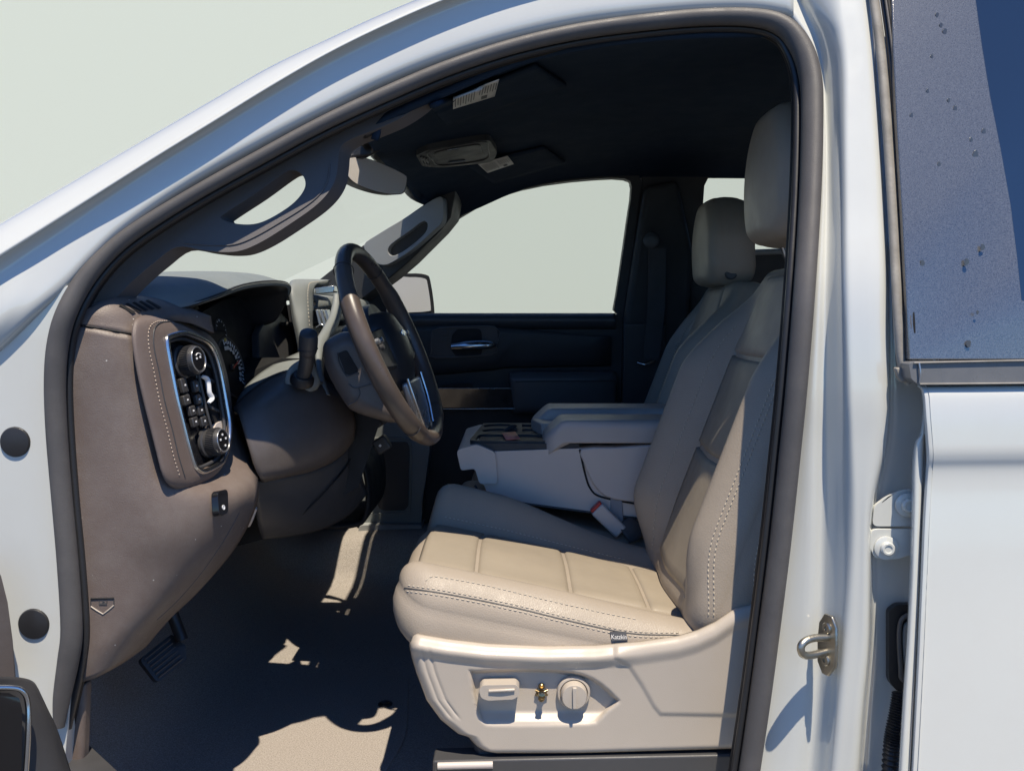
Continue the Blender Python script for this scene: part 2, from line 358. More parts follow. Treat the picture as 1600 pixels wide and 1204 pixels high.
for px, py in r0:
    tl = py - lerp_tab(wlo, px)
    for k in range(7): rails[k].append(side(px, py - tl * frac[k], dys[k]))
    rails[7].append(side(px, lerp_tab(wup, px), dys[7]))
    under.append(side(px, py + 16, .03))
rails.insert(0, under); rails.append([p + V((0, .10, .012)) for p in rails[-1]])
rail = net('roof_rail', rails, M['paint'], cab, 5, 4, .006)
hp = slab('hinge_pillar', px_outline([(-420, 600), (-160, 575), (0, 535), (30, 505), (60, 478), (105, 446), (125, 470), (104, 520), (98, 600), (100, 700), (108, 800), (114, 900), (118, 1000), (112, 1060), (100, 1204), (70, 1380), (-420, 1380)], .108), (0, .03, 0), M['paint'], cab, bev=.003)
for px, py, r in ((24, 690, 24), (53, 974, 25)):
    c = P(px, py, .108); d = r * (c.y - CAMY) / F
    lathe('rubber_plug', c + V((0, .002, 0)), (0, -1, 0), [(d, 0), (d, .003), (d * .93, .0055), (d * .5, .0075), (.001, .008)], M['rubber_dark'], hp)
# central pillar between the doors
bp_rows = [(-70, (1150, 1185, 1215, 1240, 1290, 1318, 1350, 1378, 1440)), (20, (1215, 1238, 1258, 1274, 1304, 1325, 1358, 1378, 1440)), (60, (1250, 1264, 1276, 1290, 1312, 1330, 1361, 1380, 1440)), (110, (1270, 1279, 1287, 1300, 1317, 1333, 1364, 1382, 1440)),
           (200, (1272, 1286, 1292, 1304, 1318, 1334, 1370, 1386, 1450)), (320, (1268, 1285, 1293, 1306, 1319, 1335, 1377, 1392, 1460)), (450, (1258, 1279, 1291, 1306, 1320, 1337, 1381, 1396, 1460)), (600, (1246, 1272, 1288, 1306, 1323, 1340, 1384, 1398, 1470)),
           (690, (1236, 1268, 1287, 1306, 1326, 1342, 1380, 1396, 1470)), (800, (1226, 1266, 1286, 1307, 1329, 1344, 1360, 1376, 1460)), (900, (1214, 1263, 1285, 1306, 1326, 1342, 1358, 1374, 1455)), (1010, (1202, 1258, 1282, 1300, 1318, 1338, 1356, 1372, 1450)), (1120, (1186, 1246, 1274, 1292, 1308, 1326, 1346, 1364, 1440)), (1260, (1160, 1228, 1260, 1278, 1294, 1312, 1336, 1356, 1430))]
bdy = (.02, .0, .004, -.018, -.048, -.054, -.052, -.012, .0)
bpil = net('b_pillar', [[side(x, y, d) for x, d in zip(xs, bdy)] for y, xs in bp_rows], M['paint'], cab, 5, 5, .005)
# door seal all round the opening
seal = [(92, 1135, 9), (97, 1088, 14), (107, 1030, 17), (112, 980, 17), (106, 880, 16.5), (97, 780, 16), (89, 680, 16.5), (86, 600, 16.5), (90, 540, 16.5), (103, 490, 16), (130, 440, 15), (168, 396, 13), (215, 358, 12), (300, 305, 11), (400, 249, 11), (500, 195, 11), (600, 148, 11.5), (700, 106, 11.5), (800, 73, 11.5), (900, 50, 12), (1000, 36, 12.5), (1100, 27, 13), (1180, 28, 14), (1225, 42, 16), (1252, 75, 17.5), (1266, 120, 18), (1269, 180, 18), (1266, 300, 18), (1257, 450, 18), (1245, 600, 18), (1233, 720, 18), (1219, 850, 18), (1204, 970, 18), (1188, 1090, 18), (1168, 1225, 18)]
sp = [side(a, b, -.002) for a, b, _ in seal]; sr = [c * (p.y - CAMY) / F for p, (_, _, c) in zip(sp, seal)]
tube('door_seal', sp, sr, M['rubber'], cab, seg=16, n=5, ry=.8, ref=None)
lip = []
for i, (a, b, c) in enumerate(seal):
    x0, y0, _ = seal[max(0, i - 1)]; x1, y1, _ = seal[min(len(seal) - 1, i + 1)]
    t = V((x1 - x0, y1 - y0, 0)).normalized(); n = V((-t.y, t.x, 0)); lip.append((a + n.x * (c + 5), b + n.y * (c + 5)))
tube('seal_lip', [side(a, b, .018) for a, b in lip], [.0062] * len(lip), M['rubber_dark'], cab, seg=10, n=5)
tube('inner_flange', [side(a, b, .034) for a, b in lip], [.010] * len(lip), M['matte'], cab, seg=8, n=4)
# driver's windscreen pillar trim with its grab handle opening
tr = [(118, 500), (138, 462), (165, 424), (212, 382), (300, 325), (400, 268), (500, 213), (600, 166), (668, 136), (662, 158), (625, 185), (585, 203), (552, 216), (532, 230), (528, 256), (524, 280), (512, 302), (490, 324), (450, 352), (410, 377), (378, 391), (350, 394), (318, 391), (276, 386), (240, 411), (207, 439), (170, 474)]
hole = [(345, 341), (352, 333), (398, 303), (438, 274), (454, 266), (469, 270), (477, 284), (473, 300), (455, 320), (422, 341), (396, 350), (366, 349)]
TP = lambda a, b: P(a, b, .165, .30, True)
apt = slab('windscreen_pillar_trim', cr([TP(a, b) for a, b in tr], 4, True), (.012, .035, -.004), M['pillar_trim'], cab, [cr([TP(a, b) for a, b in hole], 4, True)], bev=.007, seg=4)
gp = [(288, 380), (330, 383), (366, 382), (398, 370), (440, 346), (478, 322), (500, 303), (512, 282), (516, 256)]
tube('grip_crease', [TP(a, b) - V((0, .001, 0)) for a, b in gp], .0012, M['pillar_trim'], apt)
# headliner, roof skin, windscreen header
def hl(x):
    e = lerp_tab([(-.27, .285), (-.15, .335), (0, .405), (.2, .442), (.5, .448), (1.7, .44)], x)
    m = lerp_tab([(-.27, .375), (-.15, .415), (0, .45), (.2, .48), (.5, .495), (1.7, .48)], x)
    return e, m
rows = []
for i, x in enumerate((-.27, -.2, -.1, .05, .25, .5, .9, 1.3, 1.7)):
    e, m = hl(x); r = []
    for y, f in ((.262, -.05), (.278, .12), (.31, .4), (.39, .68), (.55, .9), (.8, .99), (1.05, 1), (1.3, .98), (1.5, .9), (1.66, .7), (1.76, .42), (1.82, .1), (1.845, -.15)):
        bow = .0 if i > 1 else (.05 * (1 - min(1, abs(y - 1.03) / .8) ** 2) * (1 if i == 0 else .4))
        r.append(W(x - bow + (.055 if i == 0 and (y < .3 or y > 1.7) else 0), y, e + (m - e) * f))
    rows.append(r)
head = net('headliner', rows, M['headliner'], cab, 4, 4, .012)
fr = rows[0]
net('windscreen_header', [[p + V((-.005, 0, .012)) for p in fr], [p + V((-.022, 0, .004)) for p in fr], [p + V((-.03, 0, .018)) for p in fr]], M['black'], cab, 4, 3, .01)
rows = []
for x in (-.30, -.1, .2, .6, 1.2, 1.85):
    h = lerp_tab([(-.30, .425), (-.1, .50), (.2, .545), (.6, .555), (1.85, .53)], x)
    rows.append([W(x, y, h - d) for y, d in ((.29, .02), (.34, .012), (.5, .004), (1.0, 0), (1.5, .006), (1.72, .02), (1.82, .05))])
net('roof_panel', rows, M['paint'], cab, 4, 4, .012)
ws = []
for t in (0, .25, .5, .75, 1):
    ws.append([W(-1.06 + .10 * (abs(y - 1) / .85) ** 2 + t * (.76 + .02 * 0), y, .0 + t * .40 - .05 * t * (abs(y - 1) / .85) ** 2) for y in (.2, .45, .72, 1.0, 1.28, 1.55, 1.8)])
net('windscreen', ws, M['glass'], cab, 4, 4, 0)
# floor, toe board, front and rear bulkheads
fl = [[W(x, y, z + dz * min(1, max(0, (x + .9) / .4))) for x, z in ((-.93, -.18), (-.92, -.45), (-.86, -.66), (-.72, -.82), (-.55, -.865), (-.2, -.87), (.2, -.87), (.7, -.87), (1.6, -.87))] for y, dz in ((.12, 0), (.17, 0), (.21, 0), (.5, 0), (.85, 0), (1.05, .01), (1.3, 0), (1.66, 0), (1.74, .08), (1.80, .15), (1.98, .15))]
net('carpet_floor', fl, M['carpet'], cab, 4, 3, .02)
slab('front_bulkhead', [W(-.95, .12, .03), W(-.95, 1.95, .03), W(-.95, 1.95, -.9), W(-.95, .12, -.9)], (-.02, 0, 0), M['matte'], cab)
ro = [W(1.72, .15, .46), W(1.72, 1.85, .46), W(1.72, 1.95, 0), W(1.72, 1.95, -.9), W(1.72, .1, -.9), W(1.72, .1, 0)]
rw = slab('rear_bulkhead', ro, (.03, 0, 0), M['doorcard'], cab, [[W(1.72, .4, .38), W(1.72, 1.6, .38), W(1.72, 1.6, .08), W(1.72, .4, .08)]])
slab('rear_window', [W(1.73, .4, .38), W(1.73, 1.6, .38), W(1.73, 1.6, .08), W(1.73, .4, .08)], (.004, 0, 0), M['privacy'], rw)
slab('sill_trim', [PZ(128, 1150, -.70), PZ(215, 1230, -.70), PZ(700, 1260, -.70), PZ(700, 1400, -.70), PZ(60, 1400, -.70), PZ(90, 1150, -.70)], (0, 0, -.05), M['darkgrey'], cab, bev=.006)
box('rocker_panel', W(.35, .085, -.94), XYZ, (2.6, .10, .26), M['paint'], cab, .03, 5)
kt = [P(a, b, .135) for a, b in ((104, 1080), (121, 1074), (133, 1066), (131, 1120), (129, 1180), (128, 1240), (52, 1260), (70, 1190), (90, 1130))]
slab('kick_trim', kt, (0, .03, 0), M['brown'], cab, bev=.008, seg=4)
tube('kick_trim_edge', [P(104, 1083, .13), P(113, 1081, .128), P(121, 1075, .13)], .0016, M['trim'], cab)
# passenger side: windscreen pillar, door, rear wall
KP = -.15
def pas(a, b, Y=1.90): return P(a, b, Y, KP)
slab('passenger_windscreen_pillar', [P(a, b, 1.74, KP) for a, b in ((690, 276), (712, 296), (704, 340), (688, 360), (640, 408), (612, 432), (560, 470), (480, 470), (497, 438), (560, 388), (640, 335), (690, 300), (694, 284))], (.02, .12, 0), M['doorcard'], cab, bev=.01)
pt = slab('passenger_pillar_trim', cr([P(a, b, 1.70, KP) for a, b in ((568, 384), (590, 366), (640, 336), (676, 312), (690, 308), (693, 322), (691, 346), (678, 360), (645, 389), (616, 408), (600, 414), (584, 408))], 3, True), (.01, .04, 0), M['pillar_light'], cab, [cr([P(a, b, 1.70, KP) for a, b in ((606, 392), (612, 381), (640, 361), (660, 346), (668, 350), (664, 364), (642, 384), (622, 397), (611, 399))], 3, True)], bev=.006)
slab('grip_recess', cr([P(a, b, 1.725, KP) for a, b in ((602, 394), (610, 379), (640, 358), (662, 342), (672, 348), (668, 366), (644, 387), (624, 400), (609, 403))], 3, True), (.0, .01, 0), M['black'], pt)
wall = [(968, 840), (971, 500), (985, 400), (1004, 285), (998, 262), (940, 256), (940, 246), (1900, 238), (1900, 840)]
rwh = [(1099, 318), (1101, 290), (1108, 276), (1124, 271), (1400, 268), (1400, 388), (1185, 394), (1110, 402), (1097, 345)]
sw = slab('rear_side_wall', [pas(a, b, 1.905) for a, b in wall], (0, .06, 0), M['doorcard'], cab, [[pas(a, b, 1.905) for a, b in rwh]], bev=.004)
slab('rear_side_glass', [pas(a, b, 1.95) for a, b in rwh], (0, .004, 0), M['glass'], sw)
tube('rear_window_sill', [pas(1110, 398, 1.9), pas(1185, 394, 1.9), pas(1300, 391, 1.9), pas(1400, 390, 1.9)], .010, M['pillar_light'], sw)
slab('b_pillar_cover', [pas(a, b, 1.86) for a, b in ((972, 640), (975, 500), (990, 400), (1008, 290), (1060, 280), (1085, 400), (1070, 640))], (0, .06, 0), M['doorcard'], cab, bev=.02, seg=5)
slab('b_pillar_lower_cover', [pas(a, b, 1.85) for a, b in ((975, 505), (1040, 505), (1040, 640), (972, 640))], (0, .03, 0), M['darkgrey'], cab, bev=.006)
# striker on the central pillar
STX = P(1296, 1005, .062); sn = V((-.90, -.43, .03)).normalized(); st_u = V((0, 0, 1)); st_u = (st_u - sn * st_u.dot(sn)).normalized(); st_v = sn.cross(st_u)
stk = slab('door_striker', [STX + st_u * b + st_v * a for a, b in ((-.008, .044), (.008, .044), (.018, .028), (.020, 0), (.018, -.030), (.006, -.047), (-.006, -.047), (-.018, -.030), (-.020, 0), (-.018, .028))], sn * .006, M['steel'], bpil, bev=.002)
for s in (1, -1): lathe('striker_bolt', STX + st_u * (.024 * s) + sn * .006, sn, [(.0088, 0), (.0088, .0018), (.0072, .0032), (.0032, .0032), (.0028, .0012), (.0001, .0012)], M['steel'], stk, 20)
loop = [STX + sn * .004 + st_u * .011 - st_v * .002, STX + sn * .034 + st_u * .012, STX + sn * .050 + st_u * .008, STX + sn * .055, STX + sn * .050 - st_u * .010, STX + sn * .034 - st_u * .013, STX + sn * .004 - st_u * .011]
tube('striker_loop', loop, .0058, M['steel'], stk, n=6)
# ------------------------------------------------------------------ rear door beside the driver's doorway
rd = thing('rear_door', W(.75, .0, -1.0), 'closed white rear door with black dusty pillar trim and tinted window', 'door')
skl = [(1434, 600, .034), (1438, 603, .014), (1441, 608, .006), (1444, 620, .001), (1446, 650, -.003), (1449, 690, -.0055), (1450, 706, -.006), (1450, 718, -.0045), (1449, 734, -.001), (1447, 766, -.002), (1444, 820, -.007), (1440, 920, -.017), (1434, 1060, -.032), (1424, 1260, -.052)]
rows = []
for x, y, Y in skl: rows.append([P(x - 3, y, Y + .010), P(x + 1, y, Y + .003), P(x + 8, y, Y)] + [P(q, y - (q - 1450) * .012, Y) for q in (1520, 1620, 1750)])
net('door_skin', rows, M['paint'], rd, 4, 5, .006)
hem = [(1441, 640, 1450), (1437, 675, 1447), (1428, 692, 1446), (1424, 730, 1444), (1423, 800, 1442), (1420, 900, 1439), (1415, 1000, 1435), (1408, 1110, 1429), (1400, 1250, 1422)]
hd = lambda y: -.052 * max(0, min(1, (y - 740) / 520)) ** 1.1
net('door_hem', [[P(a, y, .050), P(a + 1, y, .030 + hd(y)), P(a + 4, y, .016 + hd(y)), P((a + b) / 2, y, .012 + hd(y)), P(b - 3, y, .014 + hd(y)), P(b, y, .028 + hd(y))] for a, y, b in hem], M['paint'], rd, 4, 5, .003)
tube('hem_gap', [P(b, y, .020 + hd(y)) for a, y, b in hem], .0028, M['rubber_grey'], rd)
# dark trim beside the glass, glass, mouldings
AP = [(1392, -40), (1396, 80), (1402, 200), (1411, 350), (1417, 470), (1420, 562), (1700, 562), (1700, 470), (1597, 470), (1590, 400), (1580, 320), (1564, 230), (1548, 150), (1535, 70), (1520, -40)]
apq = slab('pillar_applique', [P(a, b, .020, .30, True) for a, b in AP], (0, .012, 0), M['applique'], rd, bev=.002)
for x, y, r in ((1470, 40, 3), (1456, 88, 2.5), (1476, 50, 4), (1482, 157, 2.6), (1492, 169, 3.4), (1464, 24, 3), (1537, 205, 3.6), (1524, 241, 5), (1517, 218, 2.8), (1467, 256, 3), (1449, 142, 2.6), (1535, 386, 4), (1510, 409, 4.4), (1441, 411, 4), (1513, 537, 4.6), (1527, 488, 2.4), (1424, 180, 3)):
    c = P(x, y, .020, .30, True); k = r * (c.y - CAMY) / F
    slab('water_spot', [c + V((k * .8 * math.cos(t) * (1 + .2 * math.sin(3 * t + x)), -.0012, k * 1.25 * math.sin(t))) for t in [2 * math.pi * i / 14 for i in range(14)]], (0, .001, 0), M['spot'], apq)
GL = [(1500, -60), (1530, 150), (1560, 300), (1570, 565), (1760, 565), (1760, -60)]
slab('tinted_window', [P(a, b, .028, .30, True) for a, b in GL], (0, .004, 0), M['tint'], rd)
WS = [(1357, -40), (1371, 60), (1379, 140), (1388, 260), (1395, 380), (1400, 480), (1404, 545), (1410, 580), (1419, 597)]
tube('window_seal', [P(a + 3, b, .040, .30, True) for a, b in WS], [.0098] * 9, M['rubber_grey'], rd, ry=.7, seg=12)
tube('window_seal_groove', [P(a + 17, b, .034, .30, True) for a, b in WS[:-1]], [.0042] * 8, M['rubber_dark'], rd)
tube('window_seal_groove', [P(a + 25, b, .028, .30, True) for a, b in WS[:-1]], [.0036] * 8, M['matte'], rd)
tube('window_seal_lip', [P(a + 21, b, .026, .30, True) for a, b in WS[:-1]], [.002] * 8, M['rubber'], rd)
slab('window_seal_foot', [P(a, b, .030) for a, b in ((1399, 574), (1418, 574), (1420, 596), (1410, 598), (1404, 590))], (0, .012, 0), M['rubber_grey'], rd, bev=.003)
bm_ = slab('belt_moulding', rcorner([P(a, b, .000) for a, b in ((1420, 568), (1430, 565), (1720, 562), (1720, 597), (1434, 600), (1424, 592))], .25), (0, .03, 0), M['moulding'], rd, bev=.006, seg=4)
tube('moulding_line', [P(1428, 567, -.002), P(1560, 564, -.002), P(1720, 561, -.002)], .0014, M['rubber_grey'], bm_)
tube('moulding_line', [P(1434, 600, -.001), P(1560, 599, -.001), P(1720, 597, -.001)], .0014, M['rubber_grey'], bm_)
tube('moulding_end', [P(1436, 567, -.003), P(1438, 582, -.004), P(1437, 598, -.003)], .0014, M['silver'], bm_)
# hinge, wire boot
hg = slab('door_hinge', rcorner([P(a, b, .060) for a, b in ((1366, 790), (1385, 776), (1412, 764), (1440, 764), (1440, 822), (1363, 822))], .3), (0, .006, 0), M['paint'], rd, bev=.002)
h2 = slab('hinge_leaf', rcorner([P(a, b, .058) for a, b in ((1361, 826), (1440, 826), (1440, 862), (1400, 874), (1368, 872), (1360, 858))], .3), (0, .006, 0), M['paint'], hg, bev=.002)
for px, py in ((1384, 855), (1417, 788)):
    c = P(px, py, .057); lathe('hinge_bolt', c, (0, -1, 0), [(.0175, 0), (.0175, .003), (.0155, .004), (.0102, .0045), (.0100, .010), (.0085, .0115), (.006, .0115), (.005, .0100), (.0001, .0100)], M['paint'], hg, 6 if False else 24)
bt = slab('wire_boot', rcorner([P(a, b, .070) for a, b in ((1389, 954), (1402, 944), (1440, 944), (1440, 1080), (1402, 1080), (1389, 1064))], .35), (0, .012, 0), M['rubber_dark'], rd, bev=.004)
for k, (dx, c) in enumerate(((7, 'rubber'), (16, 'rubber_grey'))):
    tube('boot_ridge', [P(1440, 952 + dx * .8, .066), P(1406 + dx, 956 + dx, .066), P(1398 + dx, 985, .066), P(1400 + dx, 1040, .066), P(1404 + dx, 1062, .066), P(1440, 1074 - dx, .066)], .0035, M[c], bt)
cp = [P(1408, 1082, .07), P(1404, 1110, .068), P(1398, 1140, .066), P(1394, 1170, .066), P(1390, 1230, .068)]
q = cr(cp, 14); tube('ribbed_conduit', q, [.011 + .003 * (i % 2) for i in range(len(q))], M['rubber_dark'], rd, smooth_path=False)
# ------------------------------------------------------------------ the opened driver's door, its lower front corner
od = thing('open_front_door', W(-.7, -.1, -1.0), 'opened driver door showing the lower corner of its brown inner panel', 'door')
def odp(a, b, Y): return P(a, b, Y)
body = [[odp(-260, 1050, -.42), odp(-120, 1052, -.25), odp(0, 1056, -.10), odp(34, 1058, -.05), odp(52, 1064, -.02), odp(60, 1075, .01)],
        [odp(-260, 1080, -.42), odp(-120, 1080, -.25), odp(0, 1085, -.11), odp(40, 1085, -.06), odp(62, 1092, -.03), odp(74, 1105, .01)],
        [odp(-260, 1130, -.42), odp(-120, 1130, -.26), odp(0, 1130, -.12), odp(50, 1130, -.07), odp(80, 1135, -.03), odp(92, 1145, .01)],
        [odp(-260, 1240, -.42), odp(-120, 1240, -.26), odp(0, 1240, -.12), odp(60, 1240, -.08), odp(104, 1240, -.04), odp(122, 1240, .01)]]
net('inner_panel', body, M['darkgrey'], od, 5, 5, .05)
tube('pocket_trim', [odp(-20, 1074, -.125), odp(20, 1074, -.105), odp(36, 1080, -.098), odp(43, 1098, -.095), odp(44, 1140, -.10), odp(39, 1230, -.105)], .0036, M['chrome'], od)
slab('pocket_liner', [odp(a, b, y) for a, b, y in ((-60, 1080, -.15), (14, 1082, -.113), (30, 1090, -.104), (35, 1110, -.106), (33, 1240, -.11), (-60, 1240, -.15))], (-.01, .0, 0), M['gloss'], od)
slab('panel_edge', [odp(a, b, y) for a, b, y in ((-90, 860, .02), (-10, 872, .055), (4, 900, .06), (14, 940, .06), (22, 1000, .06), (27, 1062, .06), (-90, 1070, .02))], (-.02, .0, 0), M['brown_smooth'], od, bev=.003)
# ------------------------------------------------------------------ passenger's front door
pd = thing('passenger_door', W(.1, 1.95, -1.0), 'dark passenger door on the far side with chrome handle and padded armrest', 'door')
fo = [(480, 470), (560, 446), (612, 410), (650, 372), (700, 325), (760, 292), (840, 270), (940, 258), (992, 262), (1004, 285), (985, 420), (973, 500), (969, 700), (962, 842), (300, 842), (300, 505)]
wh = [(612, 430), (660, 388), (690, 362), (720, 338), (780, 306), (850, 288), (930, 279), (976, 279), (987, 292), (981, 340), (968, 430), (959, 484), (954, 491), (800, 491), (640, 489), (604, 488)]
dp = slab('door_panel', [pas(a, b) for a, b in fo], (0, .05, 0), M['doorcard'], pd, [cr([pas(a, b) for a, b in wh], 2, True)], bev=.006)
slab('side_window', [pas(a, b, 1.925) for a, b in wh], (0, .004, 0), M['glass'], pd)
def pslab(name, pts, Y, d, m, par, bev=.004, r=.3): return slab(name, rcorner([pas(a, b, Y) for a, b in pts], r), (0, d, 0), M[m], par, bev=bev)
net('door_top_roll', [[pas(x, y, Y) for x in (560, 640, 760, 860, 940, 962)] for y, Y in ((489, 1.905), (493, 1.885), (500, 1.875), (508, 1.880), (514, 1.895))], M['darkgrey'], pd, 4, 4, .01)
net('door_upper_bolster', [[pas(600, 510, 1.895), pas(680, 508, 1.88), pas(780, 512, 1.87), pas(870, 520, 1.875), pas(955, 525, 1.88)], [pas(600, 545, 1.885), pas(680, 545, 1.87), pas(775, 548, 1.86), pas(820, 540, 1.87), pas(955, 540, 1.875)], [pas(600, 575, 1.885), pas(680, 572, 1.87), pas(770, 566, 1.865), pas(800, 562, 1.875), pas(955, 560, 1.885)], [pas(600, 590, 1.90), pas(680, 586, 1.895), pas(770, 578, 1.89), pas(800, 575, 1.895), pas(955, 572, 1.9)]], M['doorcard'], pd, 4, 4, .02)
bz = pslab('handle_bezel', ((672, 522), (684, 510), (776, 508), (779, 540), (770, 556), (678, 561), (671, 550)), 1.855, .02, 'darkgrey', pd)
pslab('handle_cup', ((706, 524), (714, 514), (752, 513), (754, 540), (752, 555), (712, 556), (704, 545)), 1.852, .006, 'matte', bz, .001)
tube('handle_rim', cr([pas(a, b, 1.85) for a, b in ((675, 524), (686, 513), (774, 511), (776, 540), (768, 553), (680, 558), (674, 548))], 3, True), .0018, M['pillar_trim'], bz, closed=True, n=1)
tube('chrome_handle', [pas(706, 541, 1.835), pas(730, 539, 1.825), pas(760, 538, 1.83), pas(774, 538, 1.845)], [.011, .016, .016, .008], M['chrome'], bz, ry=.8, seg=14)
for k in range(2): pslab('lock_button', ((686, 517 + k * 9), (700, 517 + k * 9), (698, 524 + k * 9), (685, 524 + k * 9)), 1.847, .006, 'darkgrey', bz, .001)
ws_ = pslab('door_trim_strip', ((600, 606), (803, 607), (805, 611), (805, 637), (600, 637)), 1.845, .02, 'wood', pd, .004, .15)
tube('strip_line', [pas(600, 638.5, 1.84), pas(700, 638.5, 1.84), pas(804, 638, 1.84)], .0014, M['chrome'], ws_)
tube('strip_line', [pas(600, 606.5, 1.842), pas(700, 606.5, 1.842), pas(804, 606.5, 1.842)], .001, M['silver'], ws_)
pslab('pull_recess', ((690, 602), (735, 598), (742, 604), (690, 607)), 1.85, .01, 'matte', pd, .001)
pa = net('armrest_pad', [[pas(a, b, Y) for a, b, Y in r] for r in (((796, 585, 1.88), (802, 580, 1.87), (860, 579, 1.868), (930, 579, 1.87), (962, 580, 1.88)), ((795, 592, 1.86), (803, 590, 1.835), (860, 589, 1.83), (930, 589, 1.835), (963, 590, 1.86)), ((796, 602, 1.86), (806, 602, 1.83), (860, 601, 1.825), (930, 601, 1.83), (964, 601, 1.86)), ((800, 645, 1.86), (810, 645, 1.84), (860, 645, 1.835), (930, 645, 1.84), (964, 645, 1.86)))], M['doorpad'], pd, 4, 4, .02)
tube('armrest_seam', [pas(806, 596, 1.826), pas(860, 595, 1.822), pas(930, 595, 1.826), pas(962, 595, 1.852)], .0018, M['doorcard'], pa)
lp = pslab('lower_panel', ((560, 655), (666, 655), (672, 700), (666, 745), (660, 780), (659, 818), (560, 818)), 1.78, .08, 'console', pd, .012, .2)
lp.data.materials[0] = M['dash_grey']
pslab('map_pocket', ((590, 690), (636, 690), (640, 700), (638, 790), (632, 797), (590, 797)), 1.775, .01, 'darkgrey', pd, .002)
tube('pocket_lip', cr([pas(a, b, 1.772) for a, b in ((580, 684), (632, 684), (642, 692), (643, 720), (641, 790), (634, 800), (580, 802))], 3), .0022, M['dash_grey'], pd, n=1)
pslab('sill_plate', ((560, 820), (662, 820), (655, 846), (560, 846)), 1.74, .10, 'pillar_light', pd, .004)
mh = slab('wing_mirror', cr([P(a, b, 2.16) for a, b in ((608, 432), (640, 427), (666, 429), (673, 440), (679, 484), (674, 491), (640, 494), (606, 494))], 3, True), (-.05, .10, 0), M['black'], pd, bev=.012, seg=4)
slab('mirror_glass', cr([P(a, b, 2.155) for a, b in ((608, 437), (640, 433), (663, 435), (668, 444), (673, 480), (669, 486), (640, 488), (606, 490))], 3, True), (0, .004, 0), M['wing'], mh)
# far belt
sb = thing('seat_belt', pas(1025, 560, 1.84), 'dark shoulder belt hanging on the far door pillar', 'seat belt')
slab('webbing', [P(a, b, 1.80, KP) for a, b in ((1014, 385), (1041, 388), (1039, 480), (1030, 562), (1005, 562), (1012, 480))], (0, .003, 0), M['belt'], sb)
lathe('belt_guide', P(1018, 376, 1.80, KP), (-.3, -1, 0), [(.026, 0), (.026, .006), (.018, .010), (.008, .010)], M['darkgrey'], sb)
tube('belt_tongue', [P(996, 566, 1.80, KP), P(1008, 569, 1.79, KP), P(1022, 563, 1.80, KP)], .005, M['chrome'], sb)
# ------------------------------------------------------------------ dashboard
def sm(x, a, b):
    t = max(0, min(1, (x - a) / (b - a))); return t * t * (3 - 2 * t)
from mathutils.bvhtree import BVHTree
_bv = {}
def on(o, px, py, off=.001):
    """point of object o that the pixel looks at, a little proud of its surface"""
    if o.name not in _bv: _bv[o.name] = BVHTree.FromPolygons([v.co + wl[o.name] for v in o.data.vertices], [tuple(p.vertices) for p in o.data.polygons])
    d = ray(px, py).normalized(); h = _bv[o.name].ray_cast(CAM, d)
    return None if h[0] is None else h[0] - d * off
def on_path(o, pts, off=.001):
    q = [on(o, a, b, off) for a, b in pts]; return [p for p in q if p is not None]
def decal(name, o, pts, m, parent, off=.0012, th=.001):
    q = on_path(o, pts, off)
    return slab(name, q, (ray(*pts[0]).normalized() * th), m, parent) if len(q) == len(pts) else None
db = thing('dashboard', W(-.6, .9, -.75), 'brown and grey dashboard with hooded gauges and stitched light switch panel', 'dashboard')
ep = net('end_panel', [[P(a, b, y) for a, b, y in r] for r in (
    ((114, 508, .125), (150, 514, .125), (185, 520, .135), (212, 526, .15), (240, 532, .25), (300, 540, .37)),
    ((106, 560, .12), (150, 565, .122), (190, 570, .13), (220, 575, .15), (252, 580, .25), (334, 590, .39)),
    ((105, 640, .12), (155, 645, .12), (205, 650, .13), (237, 655, .15), (276, 658, .25), (368, 650, .41)),
    ((108, 720, .12), (165, 725, .12), (222, 730, .13), (256, 735, .155), (306, 735, .24), (391, 708, .38)),
    ((112, 790, .12), (175, 790, .12), (240, 788, .13), (300, 782, .165), (366, 770, .23), (404, 756, .33)),
    ((114, 850, .12), (180, 846, .12), (245, 840, .13), (305, 830, .165), (362, 815, .23), (397, 800, .31)),
    ((120, 910, .12), (182, 902, .12), (240, 892, .135), (290, 880, .165), (334, 868, .22), (366, 858, .30)),
    ((128, 980, .12), (178, 968, .12), (222, 955, .135), (258, 943, .165), (288, 932, .22), (312, 922, .29)),
    ((128, 1025, .12), (165, 1012, .12), (200, 998, .135), (228, 985, .165), (250, 974, .21), (268, 964, .28)),
    ((116, 1068, .125), (145, 1060, .125), (170, 1048, .135), (193, 1035, .16), (212, 1022, .20), (228, 1010, .27)))], M['brown'], db, 5, 5, .012)
# back of the panel, closing the knee side down to the floor
cap = net('end_cap', [[P(a, b, y) for a, b, y in r] for r in (
    ((114, 506, .125), (150, 512, .125), (185, 518, .135), (210, 522, .15), (232, 510, .19), (262, 502, .23), (300, 506, .28), (335, 520, .32)),
    ((122, 492, .128), (160, 484, .135), (195, 484, .155), (220, 490, .18), (245, 492, .21), (272, 492, .24), (302, 497, .28), (332, 508, .32)),
    ((138, 480, .14), (172, 466, .16), (205, 466, .19), (236, 471, .22), (262, 478, .245), (284, 484, .27), (306, 490, .29), (330, 498, .32)),
    ((150, 472, .21), (185, 460, .23), (215, 459, .25), (246, 463, .27), (272, 470, .29), (292, 478, .30), (310, 486, .31), (330, 494, .325)))], M['brown'], db, 5, 5, .008)
tube('cap_gap', on_path(cap, [(p.x, p.y + 1) for p in cr([V((a, b, 0)) for a, b in ((116, 505), (150, 511), (185, 517), (209, 521))], 5)], 0), .0014, M['matte'], cap, n=1)
